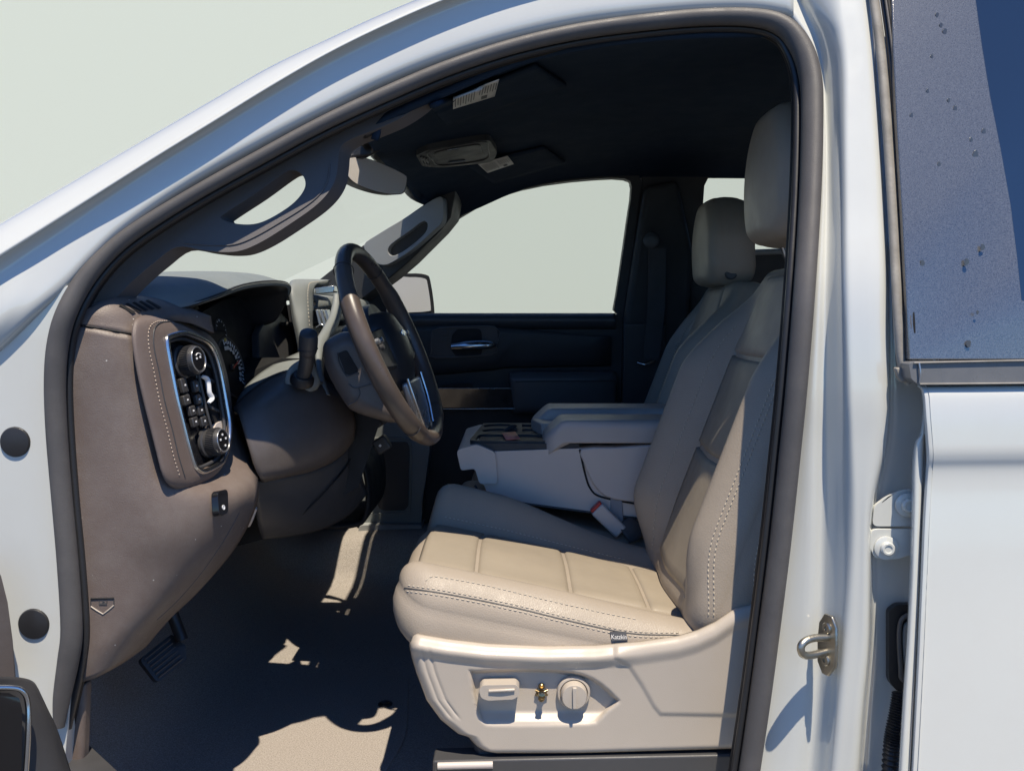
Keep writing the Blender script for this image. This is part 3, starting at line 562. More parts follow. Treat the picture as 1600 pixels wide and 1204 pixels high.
for k in range(5):
    x, y = 185 + k * 10.6, 477 - k * 1.7
    decal('vent_slot', cap, ((x, y - 1), (x + 4.5, y - 2.5), (x + 27 - k * .4, y + 10), (x + 22 - k * .4, y + 12.5)), M['matte'], cap, .004)
# padded top with the gauge hood
hood = [(.15, (-.95, .005), (-.85, .014), (-.74, .018), (-.70, .0), (-.69, -.02), (-.70, -.03), (-.72, -.04)),
        (.21, (-.95, .02), (-.80, .036), (-.68, .036), (-.635, .026), (-.622, .010), (-.64, -.02), (-.68, -.04)),
        (.27, (-.95, .025), (-.80, .046), (-.66, .054), (-.585, .036), (-.556, .010), (-.58, -.012), (-.66, -.03)),
        (.36, (-.95, .03), (-.80, .058), (-.66, .068), (-.56, .058), (-.518, .030), (-.55, .022), (-.66, -.01)),
        (.48, (-.95, .035), (-.80, .064), (-.66, .078), (-.56, .074), (-.503, .052), (-.54, .042), (-.66, .01)),
        (.60, (-.95, .04), (-.80, .068), (-.66, .083), (-.55, .082), (-.483, .063), (-.53, .052), (-.66, .02)),
        (.685, (-.95, .04), (-.80, .069), (-.66, .084), (-.54, .083), (-.466, .062), (-.51, .045), (-.66, .02)),
        (.715, (-.95, .04), (-.80, .069), (-.66, .082), (-.54, .078), (-.470, .045), (-.50, .02), (-.66, .0)),
        (.735, (-.95, .04), (-.80, .068), (-.66, .078), (-.56, .06), (-.50, .01), (-.52, -.02), (-.66, -.04))]
net('padded_top', [[W(x, y, z) for x, z in r[:5]] for y, *r in hood], M['dash'], db, 5, 4, .008)
net('hood_underside', [[W(x, y, z - .002) for x, z in r[4:]] for y, *r in hood], M['black'], db, 5, 4, .006)
def along(name, prof, m, y0, y1, par=db): return net(name, [[W(x, y, z) for x, z in prof] for y in (y0, y0 + (y1 - y0) * .33, y0 + (y1 - y0) * .66, y1)], M[m], par, 4, 2, .01)
along('far_top', ((-.95, .04), (-.8, .066), (-.66, .078), (-.57, .076), (-.515, .066), (-.50, .05), (-.52, .03)), 'dash', .73, 1.83)
along('far_upper_pad', ((-.53, .048), (-.478, .046), (-.462, .028), (-.468, .010), (-.51, .004)), 'dash_grey', .98, 1.80)
along('far_dark_strip', ((-.51, .010), (-.478, .004), (-.474, -.026), (-.51, -.036)), 'black', .96, 1.80)
along('far_lower_pad', ((-.53, -.030), (-.495, -.028), (-.478, -.044), (-.482, -.09), (-.50, -.2), (-.55, -.36), (-.64, -.40)), 'dash_grey', .98, 1.80).data.materials[0] = M['darkgrey']
# gauges
GO, GN = P(365, 560, .58), V((.97, -.10, .22)).normalized(); GU = (V((0, 0, 1)) - GN * GN.z).normalized(); GH = GU.cross(GN)
clf = slab('gauge_face', [PP(a, b, GO, GN) for a, b in ((292, 520), (318, 486), (350, 468), (400, 458), (446, 462), (452, 500), (448, 580), (430, 640), (330, 650), (290, 600))], GN * -.03, M['matte'], db)
slab('gauge_side_panel', [PP(a, b, GO + GN * .02, GN) for a, b in ((404, 520), (414, 500), (440, 488), (452, 500), (460, 545), (452, 590), (425, 590), (405, 580))], GN * -.018, M['darkgrey'], db, bev=.004)
def gauge(px, py, r, n, a0, a1, needle=None, num=False):
    c = PP(px, py, GO + GN * .003, GN)
    g = tube('gauge', [c + GH * (r * math.cos(t)) + GU * (r * math.sin(t)) for t in [2 * math.pi * i / 28 for i in range(28)]], r * .035, M['silver'], db, closed=True, n=1)
    g.data.materials[0] = M['darkgrey']
    for i in range(n):
        t = math.radians(a0 + (a1 - a0) * i / (n - 1)); d = GH * math.cos(t) + GU * math.sin(t); big = i % 2 == 0
        box('tick', c + d * (r * .86), (d, GN.cross(d), GN), (r * (.17 if big else .10), r * .045, .001), M['white'], g, 0)
        if num and big: box('numeral', c + d * (r * .66), (GH, GU, GN), (r * .16, r * .13, .001), M['paper'], g, .0004)
    if needle is not None:
        t = math.radians(needle); d = GH * math.cos(t) + GU * math.sin(t)
        tube('needle', [c + GN * .004 - d * (r * .05), c + GN * .004 + d * (r * .62)], [.0022, .0010], M['red'], g, n=1)
        lathe('needle_hub', c, GN, [(r * .12, 0), (r * .11, .004), (.0005, .006)], M['black'], g, 16)
    return c
gauge(362, 574, .060, 17, 100, -40, 18, True)
for px in (326, 346):
    c = gauge(px, 516, .023, 7, 150, -30)
    box('warning_lamp', PP(px + 6, 530, GO + GN * .004, GN), (GH, GU, GN), (.010, .008, .001), M['yellow'], clf, .0004)
# light switch panel: stitched housing, chrome frame, knobs
A, B, C = P(262, 528, .19), P(308, 732, .20), P(350, 600, .33)
PO = A; PN = (B - A).cross(C - A).normalized()
if PN.dot(CAM - A) < 0: PN = -PN
PU = ((A - B) - PN * (A - B).dot(PN)).normalized(); PH = PU.cross(PN)
if PH.y < 0: PH = -PH
out_px = [(223, 492), (214, 505), (213, 530), (220, 575), (230, 620), (242, 668), (252, 708), (261, 742), (273, 759), (291, 766), (312, 762), (334, 751), (350, 734), (360, 705), (364, 670), (362, 630), (355, 585), (343, 545), (328, 524), (306, 512), (279, 500), (251, 491)]
ring_px = [(262, 526), (258, 534), (262, 560), (268, 592), (275, 627), (283, 660), (291, 692), (299, 720), (304, 731), (314, 737), (328, 732), (344, 722), (351, 708), (356, 686), (356, 660), (352, 635), (347, 606), (341, 578), (333, 552), (323, 537), (305, 527), (284, 521)]
L0 = cr([PP(a, b, PO - PN * .030, PN) for a, b in out_px], 3, True); RG = cr([PP(a, b, PO, PN) for a, b in ring_px], 3, True)
def mixl(f, h): return [a.lerp(b, f) + PN * h for a, b in zip([PP(*pp, PO, PN) for pp in out_l], RG)]
out_l = []
for p in L0:                      # pixels of the outer loop again, denser
    d = p - CAM; yy = d.dot(V((0, _c, -_s))); out_l.append((CX + F * d.x / yy, CY - F * d.dot(V((0, _s, _c))) / yy))
loops = [L0, mixl(.08, -.012), mixl(.28, -.002), mixl(.62, .002), mixl(.9, .003), RG, [p - PN * .02 for p in RG]]
pod = net('switch_housing', [l + [] for l in loops], M['brown_leather'], db, 1, 4, 0, closed=True)
tube('chrome_frame', [p + PN * .003 for p in RG], .0046, M['chrome'], pod, closed=True, n=1)
cen = sum(RG, V((0, 0, 0))) / len(RG)
tube('inner_frame', [cen + (p - cen) * .93 - PN * .004 for p in RG], .003, M['darkgrey'], pod, closed=True, n=1)
slab('switch_plate', [p - PN * .018 for p in RG], PN * -.006, M['gloss'], pod)
st = [(262, 501), (246, 502), (236, 508), (232, 520), (233, 544), (241, 582), (249, 624), (261, 669), (271, 711), (281, 744)]
sq = on_path(pod, [(p.x, p.y) for p in cr([V((a, b, 0)) for a, b in st], 10)], .0012)
stitch('stitching', sq, M['thread_brown'], pod, .0062, .0042, .0009, PN)
gq = on_path(pod, [(p.x + 8, p.y + 1) for p in cr([V((a, b, 0)) for a, b in st], 10)], .0003)
tube('leather_seam', gq, .0011, M['darkgrey'], pod, n=1)
def knob(px, py, r, name='rotary_knob'):
    c = PP(px, py, PO - PN * .016, PN)
    k = lathe(name, c, PN, [(r * 1.12, 0), (r * 1.12, .005), (r * .98, .007), (r, .010), (r * .97, .028), (r * .9, .032), (r * .76, .033), (r * .72, .031), (r * .2, .031)], M['knob'], pod, 40)
    vs, fs = [], []
    for i in range(46):
        t = 2 * math.pi * i / 46; d = PH * math.cos(t) + PU * math.sin(t); e = PN.cross(d) * (r * .035); b0 = len(vs)
        for h in (.012, .026):
            for s in (-1, 1): vs += [c + PN * h + d * r * .97 + e * s, c + PN * h + d * r * 1.04 + e * s * .5]
        fs += [(b0 + 1, b0 + 3, b0 + 7, b0 + 5), (b0, b0 + 1, b0 + 5, b0 + 4), (b0 + 2, b0 + 6, b0 + 7, b0 + 3), (b0, b0 + 2, b0 + 3, b0 + 1), (b0 + 4, b0 + 5, b0 + 7, b0 + 6)]
    tag(add('knob_grip', vs, fs, M['knob'], k, False), kind='stuff')
    tube('knob_ring', [c + PN * .0325 + (PH * math.cos(t) + PU * math.sin(t)) * (r * .84) for t in [2 * math.pi * i / 32 for i in range(32)]], .0011, M['silver'], k, closed=True, n=1)
    lathe('knob_face', c + PN * .031, PN, [(r * .74, 0), (r * .70, .0012), (.0005, .0015)], M['gloss'], k, 32)
    return k, c
k1, c1 = knob(283, 566, .0245); k2, c2 = knob(322, 692, .0225)
tube('knob_mark', [c1 + PN * .0335 + PH * (.010 * math.cos(t)) + PU * (.010 * math.sin(t)) for t in [math.radians(40 + 12 * i) for i in range(9)]], .0009, M['white'], k1, n=1)
for c, k, spots in ((c1, k1, ((-.006, .002), (.005, .003))), (c2, k2, ((-.009, .003), (0, .010), (.008, .002), (.002, -.009)))):
    for a, b in spots: box('knob_mark', c + PN * .0332 + PH * a + PU * b, (PH, PU, PN), (.0045, .0035, .001), M['white'], k, .0006)
def pbtn(px, py, wd, ht, dots=((0, 0),), h=.008):
    b = box('push_button', PP(px, py, PO - PN * .010, PN), (PH, PU, PN), (wd, ht, h), M['knob'], pod, .0022)
    for a, c in dots: box('button_mark', PP(px, py, PO - PN * .010, PN) + PN * (h / 2 + .0003) + PH * a + PU * c, (PH, PU, PN), (.0042, .0030, .0008), M['white'], b, .0005)
pbtn(286, 602, .017, .024); pbtn(290, 625, .019, .017)
pbtn(304, 603, .014, .02); pbtn(308, 624, .014, .017)
for px, py in ((299, 642), (312, 641), (303, 659), (317, 658)): pbtn(px, py, .017, .0165)
slab('outlet_recess', [PP(a, b, PO - PN * .012, PN) for a, b in ((318, 545), (326, 552), (340, 600), (344, 650), (338, 664), (331, 655), (322, 600))], PN * -.004, M['matte'], pod)
for k in range(4): slab('outlet_slat', [PP(a + k * 1.5, b + k * 22, PO - PN * .008, PN) for a, b in ((322, 566), (338, 574), (339, 578), (323, 571))], PN * -.004, M['darkgrey'], pod)
tube('outlet_tab', [PP(a, b, PO + PN * .002, PN) for a, b in ((316, 588), (324, 593), (327, 612), (331, 622), (326, 629))], [.003, .0045, .004, .0045, .003], M['white'], pod, ry=.6)
tube('divider_bar', [PP(a, b, PO - PN * .006, PN) for a, b in ((309, 580), (316, 612), (325, 650), (334, 680))], .0026, M['darkgrey'], pod)
slab('outlet_plate', rcorner([PP(a, b, PO - PN * .008, PN) for a, b in ((337, 662), (350, 655), (350, 690), (338, 705), (333, 680))], .3), PN * -.008, M['console'], pod, bev=.002)
# parking brake switch, fuse door mark, gap line
pb = slab('brake_switch', rcorner([on(ep, 349, 785, .010) + PP(a, b, PO, PN) - PP(349, 785, PO, PN) for a, b in ((340, 768), (356, 764), (357, 800), (343, 806))], .3), PN * -.012, M['gloss'], db, bev=.001)
q = on(ep, 349, 785, .0105) + PP(349, 792, PO, PN) - PP(349, 785, PO, PN); lathe('brake_mark', q, PN, [(.004, 0), (.004, .001), (.0028, .001), (.0028, .0005)], M['white'], pb, 16)
hx = on_path(ep, [(p.x, p.y) for p in cr([V((a, b, 0)) for a, b in ((142, 935), (178, 934))], 4)], .0004)
tube('panel_mark', hx, .0014, M['matte'], ep, n=1)
tube('panel_mark', on_path(ep, ((142, 947), (151, 953), (161, 959), (170, 952), (178, 945)), .0004), .0011, M['trim'], ep, n=1)
tube('panel_mark', on_path(ep, ((142, 935), (142, 947)), .0002), .0008, M['darkgrey'], ep, n=1)
tube('panel_mark', on_path(ep, ((178, 934), (178, 945)), .0002), .0008, M['darkgrey'], ep, n=1)
for pts in (((155, 944), (167, 944)), ((155, 936), (155, 942), (167, 942), (167, 936)), ((160, 938), (163, 940), (160, 941))):
    tube('panel_mark', on_path(ep, pts, .0004), .0008, M['darkgrey'], ep, n=1)
gl_ = on_path(ep, [(p.x, p.y) for p in cr([V((a, b, 0)) for a, b in ((226, 534), (232, 580), (243, 640), (254, 700), (262, 750))], 6)], .0002)
tube('panel_seam', gl_, .0016, M['darkgrey'], ep, n=1)
sl_ = on_path(ep, [(p.x, p.y) for p in cr([V((a, b, 0)) for a, b in ((374, 800), (352, 840), (318, 890), (280, 935), (245, 968))], 6)], .0001)
tube('panel_seam', sl_, .0008, M['darkgrey'], ep, n=1)
# steering column cover and knee panels
kn = net('knee_panel', [[P(a, b, y) for a, b, y in r] for r in (
    ((366, 632, .40), (398, 604, .44), (436, 582, .50), (470, 578, .55), (506, 590, .62)),
    ((374, 650, .35), (412, 628, .38), (458, 606, .44), (500, 600, .50), (534, 614, .58)),
    ((386, 688, .33), (428, 676, .36), (478, 662, .42), (524, 650, .49), (552, 645, .57)),
    ((398, 726, .33), (436, 716, .36), (486, 702, .42), (530, 685, .49), (556, 664, .57)),
    ((408, 750, .35), (444, 742, .38), (486, 731, .44), (526, 712, .51), (554, 684, .59)),
    ((412, 754, .42), (446, 746, .45), (488, 736, .50), (526, 718, .56), (552, 692, .62)))], M['brown_smooth'], db, 5, 5, .006)
net('column_top_cover', [[P(a, b, y) for a, b, y in r] for r in (
    ((362, 640, .45), (378, 610, .50), (404, 584, .56), (440, 562, .62), (478, 545, .68)),
    ((370, 645, .40), (388, 622, .43), (415, 600, .48), (448, 580, .52), (490, 568, .57)),
    ((378, 652, .36), (402, 632, .385), (436, 612, .42), (470, 600, .46), (505, 598, .505)))], M['dash_grey'], db, 5, 5, .006)
tube('column_ridge', [P(a, b, y) for a, b, y in ((527, 462, .84), (526, 482, .82), (521, 502, .78), (511, 520, .70), (501, 536, .62), (498, 556, .56), (502, 590, .52), (512, 618, .50))], [.010, .013, .014, .013, .011, .008, .007, .006], M['dash_grey'], db, ry=.7)
net('lower_knee_panel', [[P(a, b, y) for a, b, y in r] for r in (
    ((396, 752, .40), (440, 744, .44), (490, 733, .50), (530, 712, .57), (566, 668, .66)),
    ((400, 790, .42), (444, 785, .46), (492, 776, .52), (534, 752, .58), (568, 705, .66)),
    ((404, 822, .46), (446, 818, .50), (496, 808, .56), (540, 782, .62), (566, 742, .68)),
    ((410, 842, .52), (450, 838, .56), (500, 828, .62), (545, 805, .68), (575, 770, .74)))], M['darkgrey'], db, 5, 5, .01)
tube('panel_pull', [P(399, 793, .40), P(392, 812, .41), P(388, 820, .42)], .004, M['console'], db)
tube('panel_gap', [P(a, b, y - .004) for a, b, y in ((440, 834, .545), (480, 796, .52), (515, 760, .545), (545, 722, .60), (554, 690, .62))], .0018, M['matte'], db)
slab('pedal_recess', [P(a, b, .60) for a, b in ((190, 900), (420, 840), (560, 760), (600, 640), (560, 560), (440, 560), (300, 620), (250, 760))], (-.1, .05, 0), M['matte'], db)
box('dash_light_block', W(-.745, 1.0, -.17), XYZ, (.36, 1.60, .28), M['matte'], db, .01)  # unseen black box added inside the dash to stop sun leaking through
# centre stack
cs = net('centre_stack_leather', [[P(a, b, y) for a, b, y in r] for r in (
    ((450, 446, .84), (458, 437, .86), (484, 436, .95), (517, 437, 1.10)),
    ((451, 458, .80), (457, 449, .80), (480, 446, .85), (493, 446, .92)),
    ((454, 490, .79), (462, 488, .78), (480, 485, .80), (490, 484, .86)),
    ((461, 525, .78), (470, 523, .77), (484, 520, .79), (490, 519, .84)),
    ((470, 570, .78), (478, 570, .77), (490, 568, .79), (496, 566, .83)))], M['dash_grey'], db, 5, 5, .02)
stitch('stitching', on_path(cs, [(p.x, p.y) for p in cr([V((a, b, 0)) for a, b in ((520, 440), (488, 441), (482, 448), (481, 470), (483, 500), (487, 530))], 8)], .0012), M['thread'], cs, .009, .006, .001)
along('centre_stack_core', ((-.55, -.02), (-.49, -.02), (-.475, -.04), (-.44, -.1), (-.40, -.2), (-.37, -.30), (-.33, -.36), (-.33, -.46), (-.37, -.49), (-.5, -.49)), 'matte', .84, 1.12)
slab('outlet_brow', [P(a, b, .86) for a, b in ((492, 450), (522, 446), (522, 456), (492, 459))], (0, .05, 0), M['chrome'], db, bev=.002)
for k in range(3): slab('outlet_blade', [P(a + k * 7, b, .85) for a, b in ((493, 484), (496, 483), (503, 508), (499, 509))], (.0, .04, 0), M['silver'], db, bev=.001)
tube('outlet_trim', [P(a, b, .84) for a, b in ((494, 512), (502, 507), (507, 512), (505, 522))], .0025, M['chrome'], db)
fb = box('switch_bank', P(588, 664, .80), (V((.8, 0, .5)), V((0, 1, 0)), V((-.5, 0, .8))), (.055, .05, .014), M['black'], db, .003)
for k in range(4): box('bank_switch', P(575 + k * 8, 671 - k * 5, .772), (V((.8, 0, .5)), V((0, 1, 0)), V((-.5, 0, .8))), (.008, .004, .014), M['darkgrey'], fb, .001)
ds = box('dial_switch', P(597, 694, .80), (V((.8, 0, .5)), V((0, 1, 0)), V((-.5, 0, .8))), (.034, .03, .034), M['darkgrey'], db, .005)
box('dial_mark', P(594, 696, .783), (V((.7, 0, .7)), V((0, 1, 0)), V((-.7, 0, .7))), (.005, .002, .005), M['white'], ds, 0)
# ------------------------------------------------------------------ column with stalk, and wheel
co = thing('steering_column', P(520, 600, .5), 'brown steering column shroud with a stalk and a release slot', 'steering column')
so_ = [(500, 542), (509, 527), (531, 516), (552, 518), (572, 532), (586, 560), (602, 606), (618, 650), (612, 660), (585, 654), (549, 642), (533, 626), (507, 580)]
SC = .00114
sh_ = pad('shroud', [V((p.x * SC, p.y * SC, 0)) for p in cr([V((a, b, 0)) for a, b in so_], 4, True)], lambda a, b: P(a / SC, b / SC, .372 + 1.6 * ((a / SC - 560) * SC) ** 2 + .02 * sm((b / SC), 600, 520) * 0 + (.012 if b / SC < 600 else .0) * 0), V((0, -1, .12)), .030, .15, M['brown_smooth'], co, ns=24, nb=110)
slab('release_slot', rcorner([P(a, b, .371) for a, b in ((528, 552), (541, 546), (559, 576), (560, 581), (546, 586), (540, 584))], .3), (0, .004, 0), M['matte'], co, bev=.001)
tube('slot_rim', [P(a, b, .371) for a, b in ((527, 551), (529, 565), (539, 585), (546, 587), (561, 581))], .0013, M['darkgrey'], co, n=3)
tube('shroud_seam', [P(a, b, .3715) for a, b in ((544, 600), (556, 606), (580, 600))], .0011, M['darkgrey'], co)
tube('shroud_seam', [P(a, b, .3715) for a, b in ((544, 632), (556, 626), (562, 615), (560, 605))], .0011, M['darkgrey'], co)
pl = pad('stalk_plate', rrect(-.036, .030, -.030, .034, (.012, .030, .012, .012)), lambda a, b: P(474, 590, .455) + V((.80, .30, .52)).normalized() * a + V((-.30, -.10, .95)).normalized() * b, V((.35, -.85, .45)), .006, .012, M['dash_grey'], co, ns=10, nb=60)
lathe('stalk_boot', P(472, 593, .44), (P(482, 540, .40) - P(472, 593, .44)), [(.022, -.005), (.022, .004), (.017, .012)], M['black'], co)
tube('stalk', [P(468, 597, .445), P(475, 582, .43), P(479, 566, .415), P(480, 552, .405), P(481, 546, .40), P(482, 530, .39), P(482, 521, .384)], [.011, .013, .0135, .0145, .0165, .0170, .0155], M['darkgrey'], co, seg=20, n=5)
lathe('stalk_cap', P(482.5, 521, .384), (P(482, 516, .37) - P(481, 540, .39)), [(.0152, -.002), (.0152, .001), (.0125, .003), (.0005, .0035)], M['knob'], co)
tube('stalk_ring', [P(481, 545, .40) + V((math.cos(t) * .0172, math.sin(t) * .0172, .004 * math.sin(t))) for t in [2 * math.pi * i / 20 for i in range(20)]], .0012, M['black'], co, closed=True, n=1)
sw_ = thing('steering_wheel', P(613, 540, .47), 'leather steering wheel with worn brown rim and silver lower spoke', 'steering wheel')
WC = P(612, 538, .485); wu = V((-.395, .0, .919)).normalized(); wv = V((.10, 1, 0)); wv = (wv - wu * wv.dot(wu)).normalized(); wn = wu.cross(wv)
if wn.x < 0: wn = -wn
R = .190
def wp(t, r=R, h=0.0): return WC + wu * (r * math.cos(t)) + wv * (r * math.sin(t)) + wn * h
NS = 72
rim = tube('rim', [wp(2 * math.pi * i / NS) for i in range(NS)], [.0160 + .0022 * (math.cos(2 * math.pi * i / NS) < .55 and abs(math.sin(2 * math.pi * i / NS)) > .5) for i in range(NS)], M['rim_leather'], sw_, closed=True, seg=20, n=2, ry=.92)
for a in (38, -38, 142, -142): tube('rim_seam', [wp(math.radians(a)) + (wu * math.cos(math.radians(a)) + wv * math.sin(math.radians(a))) * (.0185 * math.cos(s)) + wn * (.0175 * math.sin(s)) for s in [2 * math.pi * i / 18 for i in range(18)]], .0009, M['black'], sw_, closed=True, n=1)
hubF = lambda a, b: WC + wv * a + wu * b + wn * (.030 - 3.2 * (a * a + b * b))
pad('airbag_cover', rrect(-.082, .082, -.088, .066, (.045, .045, .06, .06)), hubF, wn, .018, .05, M['black'], sw_, nb=96)
lathe('hub_back', WC - wn * .055, wn, [(.075, 0), (.09, .02), (.085, .05)], M['black'], sw_)
for s in (1, -1):
    t = s * 1.45
    slab('side_spoke', [WC + wv * (s * .07) + wu * .035 + wn * .012, WC + wv * (s * .172) + wu * .030 + wn * .002, WC + wv * (s * .172) - wu * .035 + wn * .002, WC + wv * (s * .07) - wu * .045 + wn * .012], wn * -.016, M['black'], sw_, bev=.005)
    for k in range(3): lathe('spoke_button', WC + wv * (s * (.105 + .014 * k)) + wu * (.012 - .012 * (k % 2)) + wn * .010, wn, [(.006, -.004), (.0055, .002), (.003, .003)], M['silver'] if k != 1 else M['knob'], sw_, 16)
ls = slab('lower_spoke', [WC + wv * .062 - wu * .075 + wn * .014, WC + wv * .055 - wu * .13 + wn * .008, WC + wv * .03 - wu * .176 + wn * .0, WC - wv * .03 - wu * .176 + wn * .0, WC - wv * .055 - wu * .13 + wn * .008, WC - wv * .062 - wu * .075 + wn * .014], wn * -.016, M['silver'], sw_, bev=.006)
for s in (1, -1): tube('spoke_edge', [WC + wv * (s * .066) - wu * .07 + wn * .016, WC + wv * (s * .062) - wu * .12 + wn * .011, WC + wv * (s * .045) - wu * .168 + wn * .004], .003, M['chrome'], sw_)
ec = WC + wu * .012
for a, b, x, y in ((-.011, .0, .012, .007), (.011, .0, .012, .007), (0, .0, .011, .013)):
    box('emblem', hubF(a, b + .012) + wn * .0005, ((wv + wu * .0), wu, wn), (x, y, .002), M['chrome'], sw_, .0008)
# ------------------------------------------------------------------ seats
def bump(x, c, l, r): return sm(x, c - l, c) if x < c else 1 - sm(x, c, c + r)
def seat(label, dy, dx, mirror):
    """a front seat; the driver's stands at Y .225 to .775 (outer to inner), the other is its mirror image"""
    cy = .5 + dy
    def m(x, y, z): return W(x + dx, (cy - (y - .5)) if mirror else (cy + (y - .5)), z)
    t = thing('car_seat', m(.1, .5, -.75), label, 'seat', 'front seats')
    inn = V((0, -1 if mirror else 1, 0))
    def ztop(x, y):
        z = -.452 - .205 * (x + .12)
        fb = .078 - .05 * sm(x, -.05, .28)
        z += fb * bump(y, .728, .085, .08) + (.022 - .008 * sm(x, 0, .3)) * bump(y, .285, .065, .06)
        z -= .012 * bump(y, .5, .16, .16) * 0
        z += .012 * math.cos((x - .02) * 5) * bump(y, .5, .2, .2)
        return z
    def xcush(x, y): # front edge comes back at the inner corner
        return x + .035 * sm(y, .58, .76) * (1 - sm(x, -.2, .1))
    Fc = lambda x, y: m(xcush(x, y), y, ztop(x, y))
    cu = pad('cushion', rrect(-.195, .40, .228, .772, (.05, .05, .07, .085)), Fc, (0, 0, 1), .042, .075, M['leather'], t, ns=46, nb=200, flare=.012)
    def panel(name, x0, x1, y0f, y1f, par, fn, nrm, nx=16, ny=20, puff=.010, m_=M['perf']):
        vs, fs = [], []
        for i in range(nx + 1):
            for j in range(ny + 1):
                x = x0 + (x1 - x0) * i / nx; y0, y1 = y0f(x), y1f(x); y = y0 + (y1 - y0) * j / ny
                e = min(i / nx, 1 - i / nx) * (x1 - x0); f = min(j / ny, 1 - j / ny) * (y1 - y0)
                k = min(1, min(abs(e), abs(f)) / .016); k = math.sqrt(max(0, 1 - (1 - k) ** 2))
                vs.append(fn(x, y) + nrm * (-.004 + puff * k))
        for i in range(nx):
            for j in range(ny): a = i * (ny + 1) + j; fs.append((a, a + 1, a + ny + 2, a + ny + 1))
        o = add(name, vs, fs, m_, par); md = o.modifiers.new('skin', 'SOLIDIFY'); md.thickness = .004; md.offset = 0
        return o
    up = V((0, 0, 1))
    yo = lambda x: .335 + .012 * sm(x, .05, .25); yi = lambda x: .655 - .02 * sm(x, .05, .25)
    fcut = (-.168, -.065, .105, .245, .385)
    for a, b in zip(fcut, fcut[1:]): panel('insert_panel', a + .0008, b - .0008, yo, yi, cu, Fc, up, puff=.007)
    xs = [-.16 + .5 * i / 40 for i in range(41)]
    stitch('stitching', [Fc(x, .668) + V((0, 0, .001)) for x in xs[:-8]], M['thread'], cu, .0088, .0056, .0008, up)
    # backrest
    def xface(z): return .345 + (z + .4) * .37
    def wid(z): return .0 + .085 * sm(z, -.06, .085)          # shoulders come in
    def xb(y, z):
        env = sm(z, -.56, -.36) * (1 - sm(z, -.12, .075))
        return xface(z) - (.092 * bump(y, .715, .075, .07) + .050 * bump(y, .285, .075, .07)) * env - .01 * bump(y, .5, .16, .16)
    Fb = lambda y, z: m(xb(y, z), y, z)
    bn = V((-1, 0, .37)).normalized()
    tp = lambda y, z: (y + (.5 - y) * 2 * wid(z) / .55 * .9, z)
    bb = rrect(.222, .778, -.545, .10, (.05, .05, .06, .06), 8)
    bb = [V((*tp(p.x, p.y), 0)) for p in resample(bb, 240, True)]
    br = pad('backrest', bb, Fb, bn, .034, .085, M['leather'], t, ns=46, nb=240, back_r=.03, flare=.010)
    y0 = lambda z: .345 + .5 * wid(z); y1 = lambda z: .655 - .5 * wid(z)
    Fz = lambda z, y: m(xb(y, z), y, z)
    for a, b in ((-.50, -.275), (-.273, -.085)): panel('insert_panel', a, b, y0, y1, br, Fz, bn, puff=.007)
    panel('shoulder_panel', -.083, .075, y0, y1, br, Fz, bn, puff=.007, m_=M['leather'])
    zs = [-.50 + .56 * i / 40 for i in range(41)]
    stitch('stitching', [m(xb(.325 + .5 * wid(z), z) - .002, .325 + .5 * wid(z), z) for z in zs[:-6]], M['thread'], br, .0088, .0056, .001, bn)
    stitch('stitching', [m(xb(.675 - .5 * wid(z), z) - .002, .675 - .5 * wid(z), z) for z in zs[:-6]], M['thread'], br, .0088, .0056, .0008, bn)
    # seams run over the outer side of the backrest
    bvt = BVHTree.FromPolygons([v.co + wl[br.name] for v in br.data.vertices], [tuple(p.vertices) for p in br.data.polygons])
    for k, (off, zz) in enumerate(((.028, 1), (.036, 1), (.098, 0))):
        pts = []
        for z in zs:
            x = xface(z) - .050 * sm(z, -.56, -.36) * (1 - sm(z, -.12, .075)) + off + (.05 * sm(z, -.25, .0) if k == 2 else 0)
            s0 = m(x, -.2, z); h = bvt.ray_cast(s0, inn)
            if h[0] is not None: pts.append(h[0] - inn * .0008)
        if len(pts) > 8:
            stitch('stitching', pts, M['thread'], br, .0088, .0056, .001, -inn)
            if k != 1: tube('side_seam', [p + inn * .0006 + V((.004, 0, 0)) for p in pts[::3]], .0011, M['leather'], br, n=2)
    # head restraint
    hx, hz = .452, .265; hdz = -.052 if mirror else 0.0
    Fh = lambda y, z: m(hx + .055 * ((y - .5) / .14) ** 2 * .35 + .05 * (z - hz) + .9 * (z - hz) ** 2, y, z + hdz)
    hb = rrect(.352, .648, .135, .385, (.07, .07, .06, .06))
    hr = pad('headrest', [V((.5 + (p.x - .5) * (1 - .35 * sm(p.y, .26, .40)), p.y, 0)) for p in resample(hb, 120, True)], Fh, V((-1, 0, .05)), .030, .062, M['leather'], t, ns=26, nb=120, back_r=.035, flare=.004)
    lathe('headrest_button', m(hx + .075, .36 if not mirror else .636, .165 + hdz), -inn if not mirror else V((0, -1, 0)), [(.018, -.01), (.018, .006), (.014, .009), (.0005, .009)], M['darkgrey'], hr)
    for y in (.44, .56): tube('headrest_post', [m(xface(.06) + .05, y, .03), m(hx + .06, y, .18 + hdz)], .006, M['chrome'], t, n=2)
    return t, cu, br, m, Fc
ds_, dcu, dbr, dm, dFc = seat('beige leather driver seat nearest the open doorway, half in sun', 0, 0, False)
ps_, pcu, pbr, pm, pFc = seat('beige leather passenger seat in shade beyond the centre console', 1.01, .085, True)
box('seat_base', pm(.12, .5, -.62), XYZ, (.46, .46, .22), M['darkgrey'], ps_, .02)
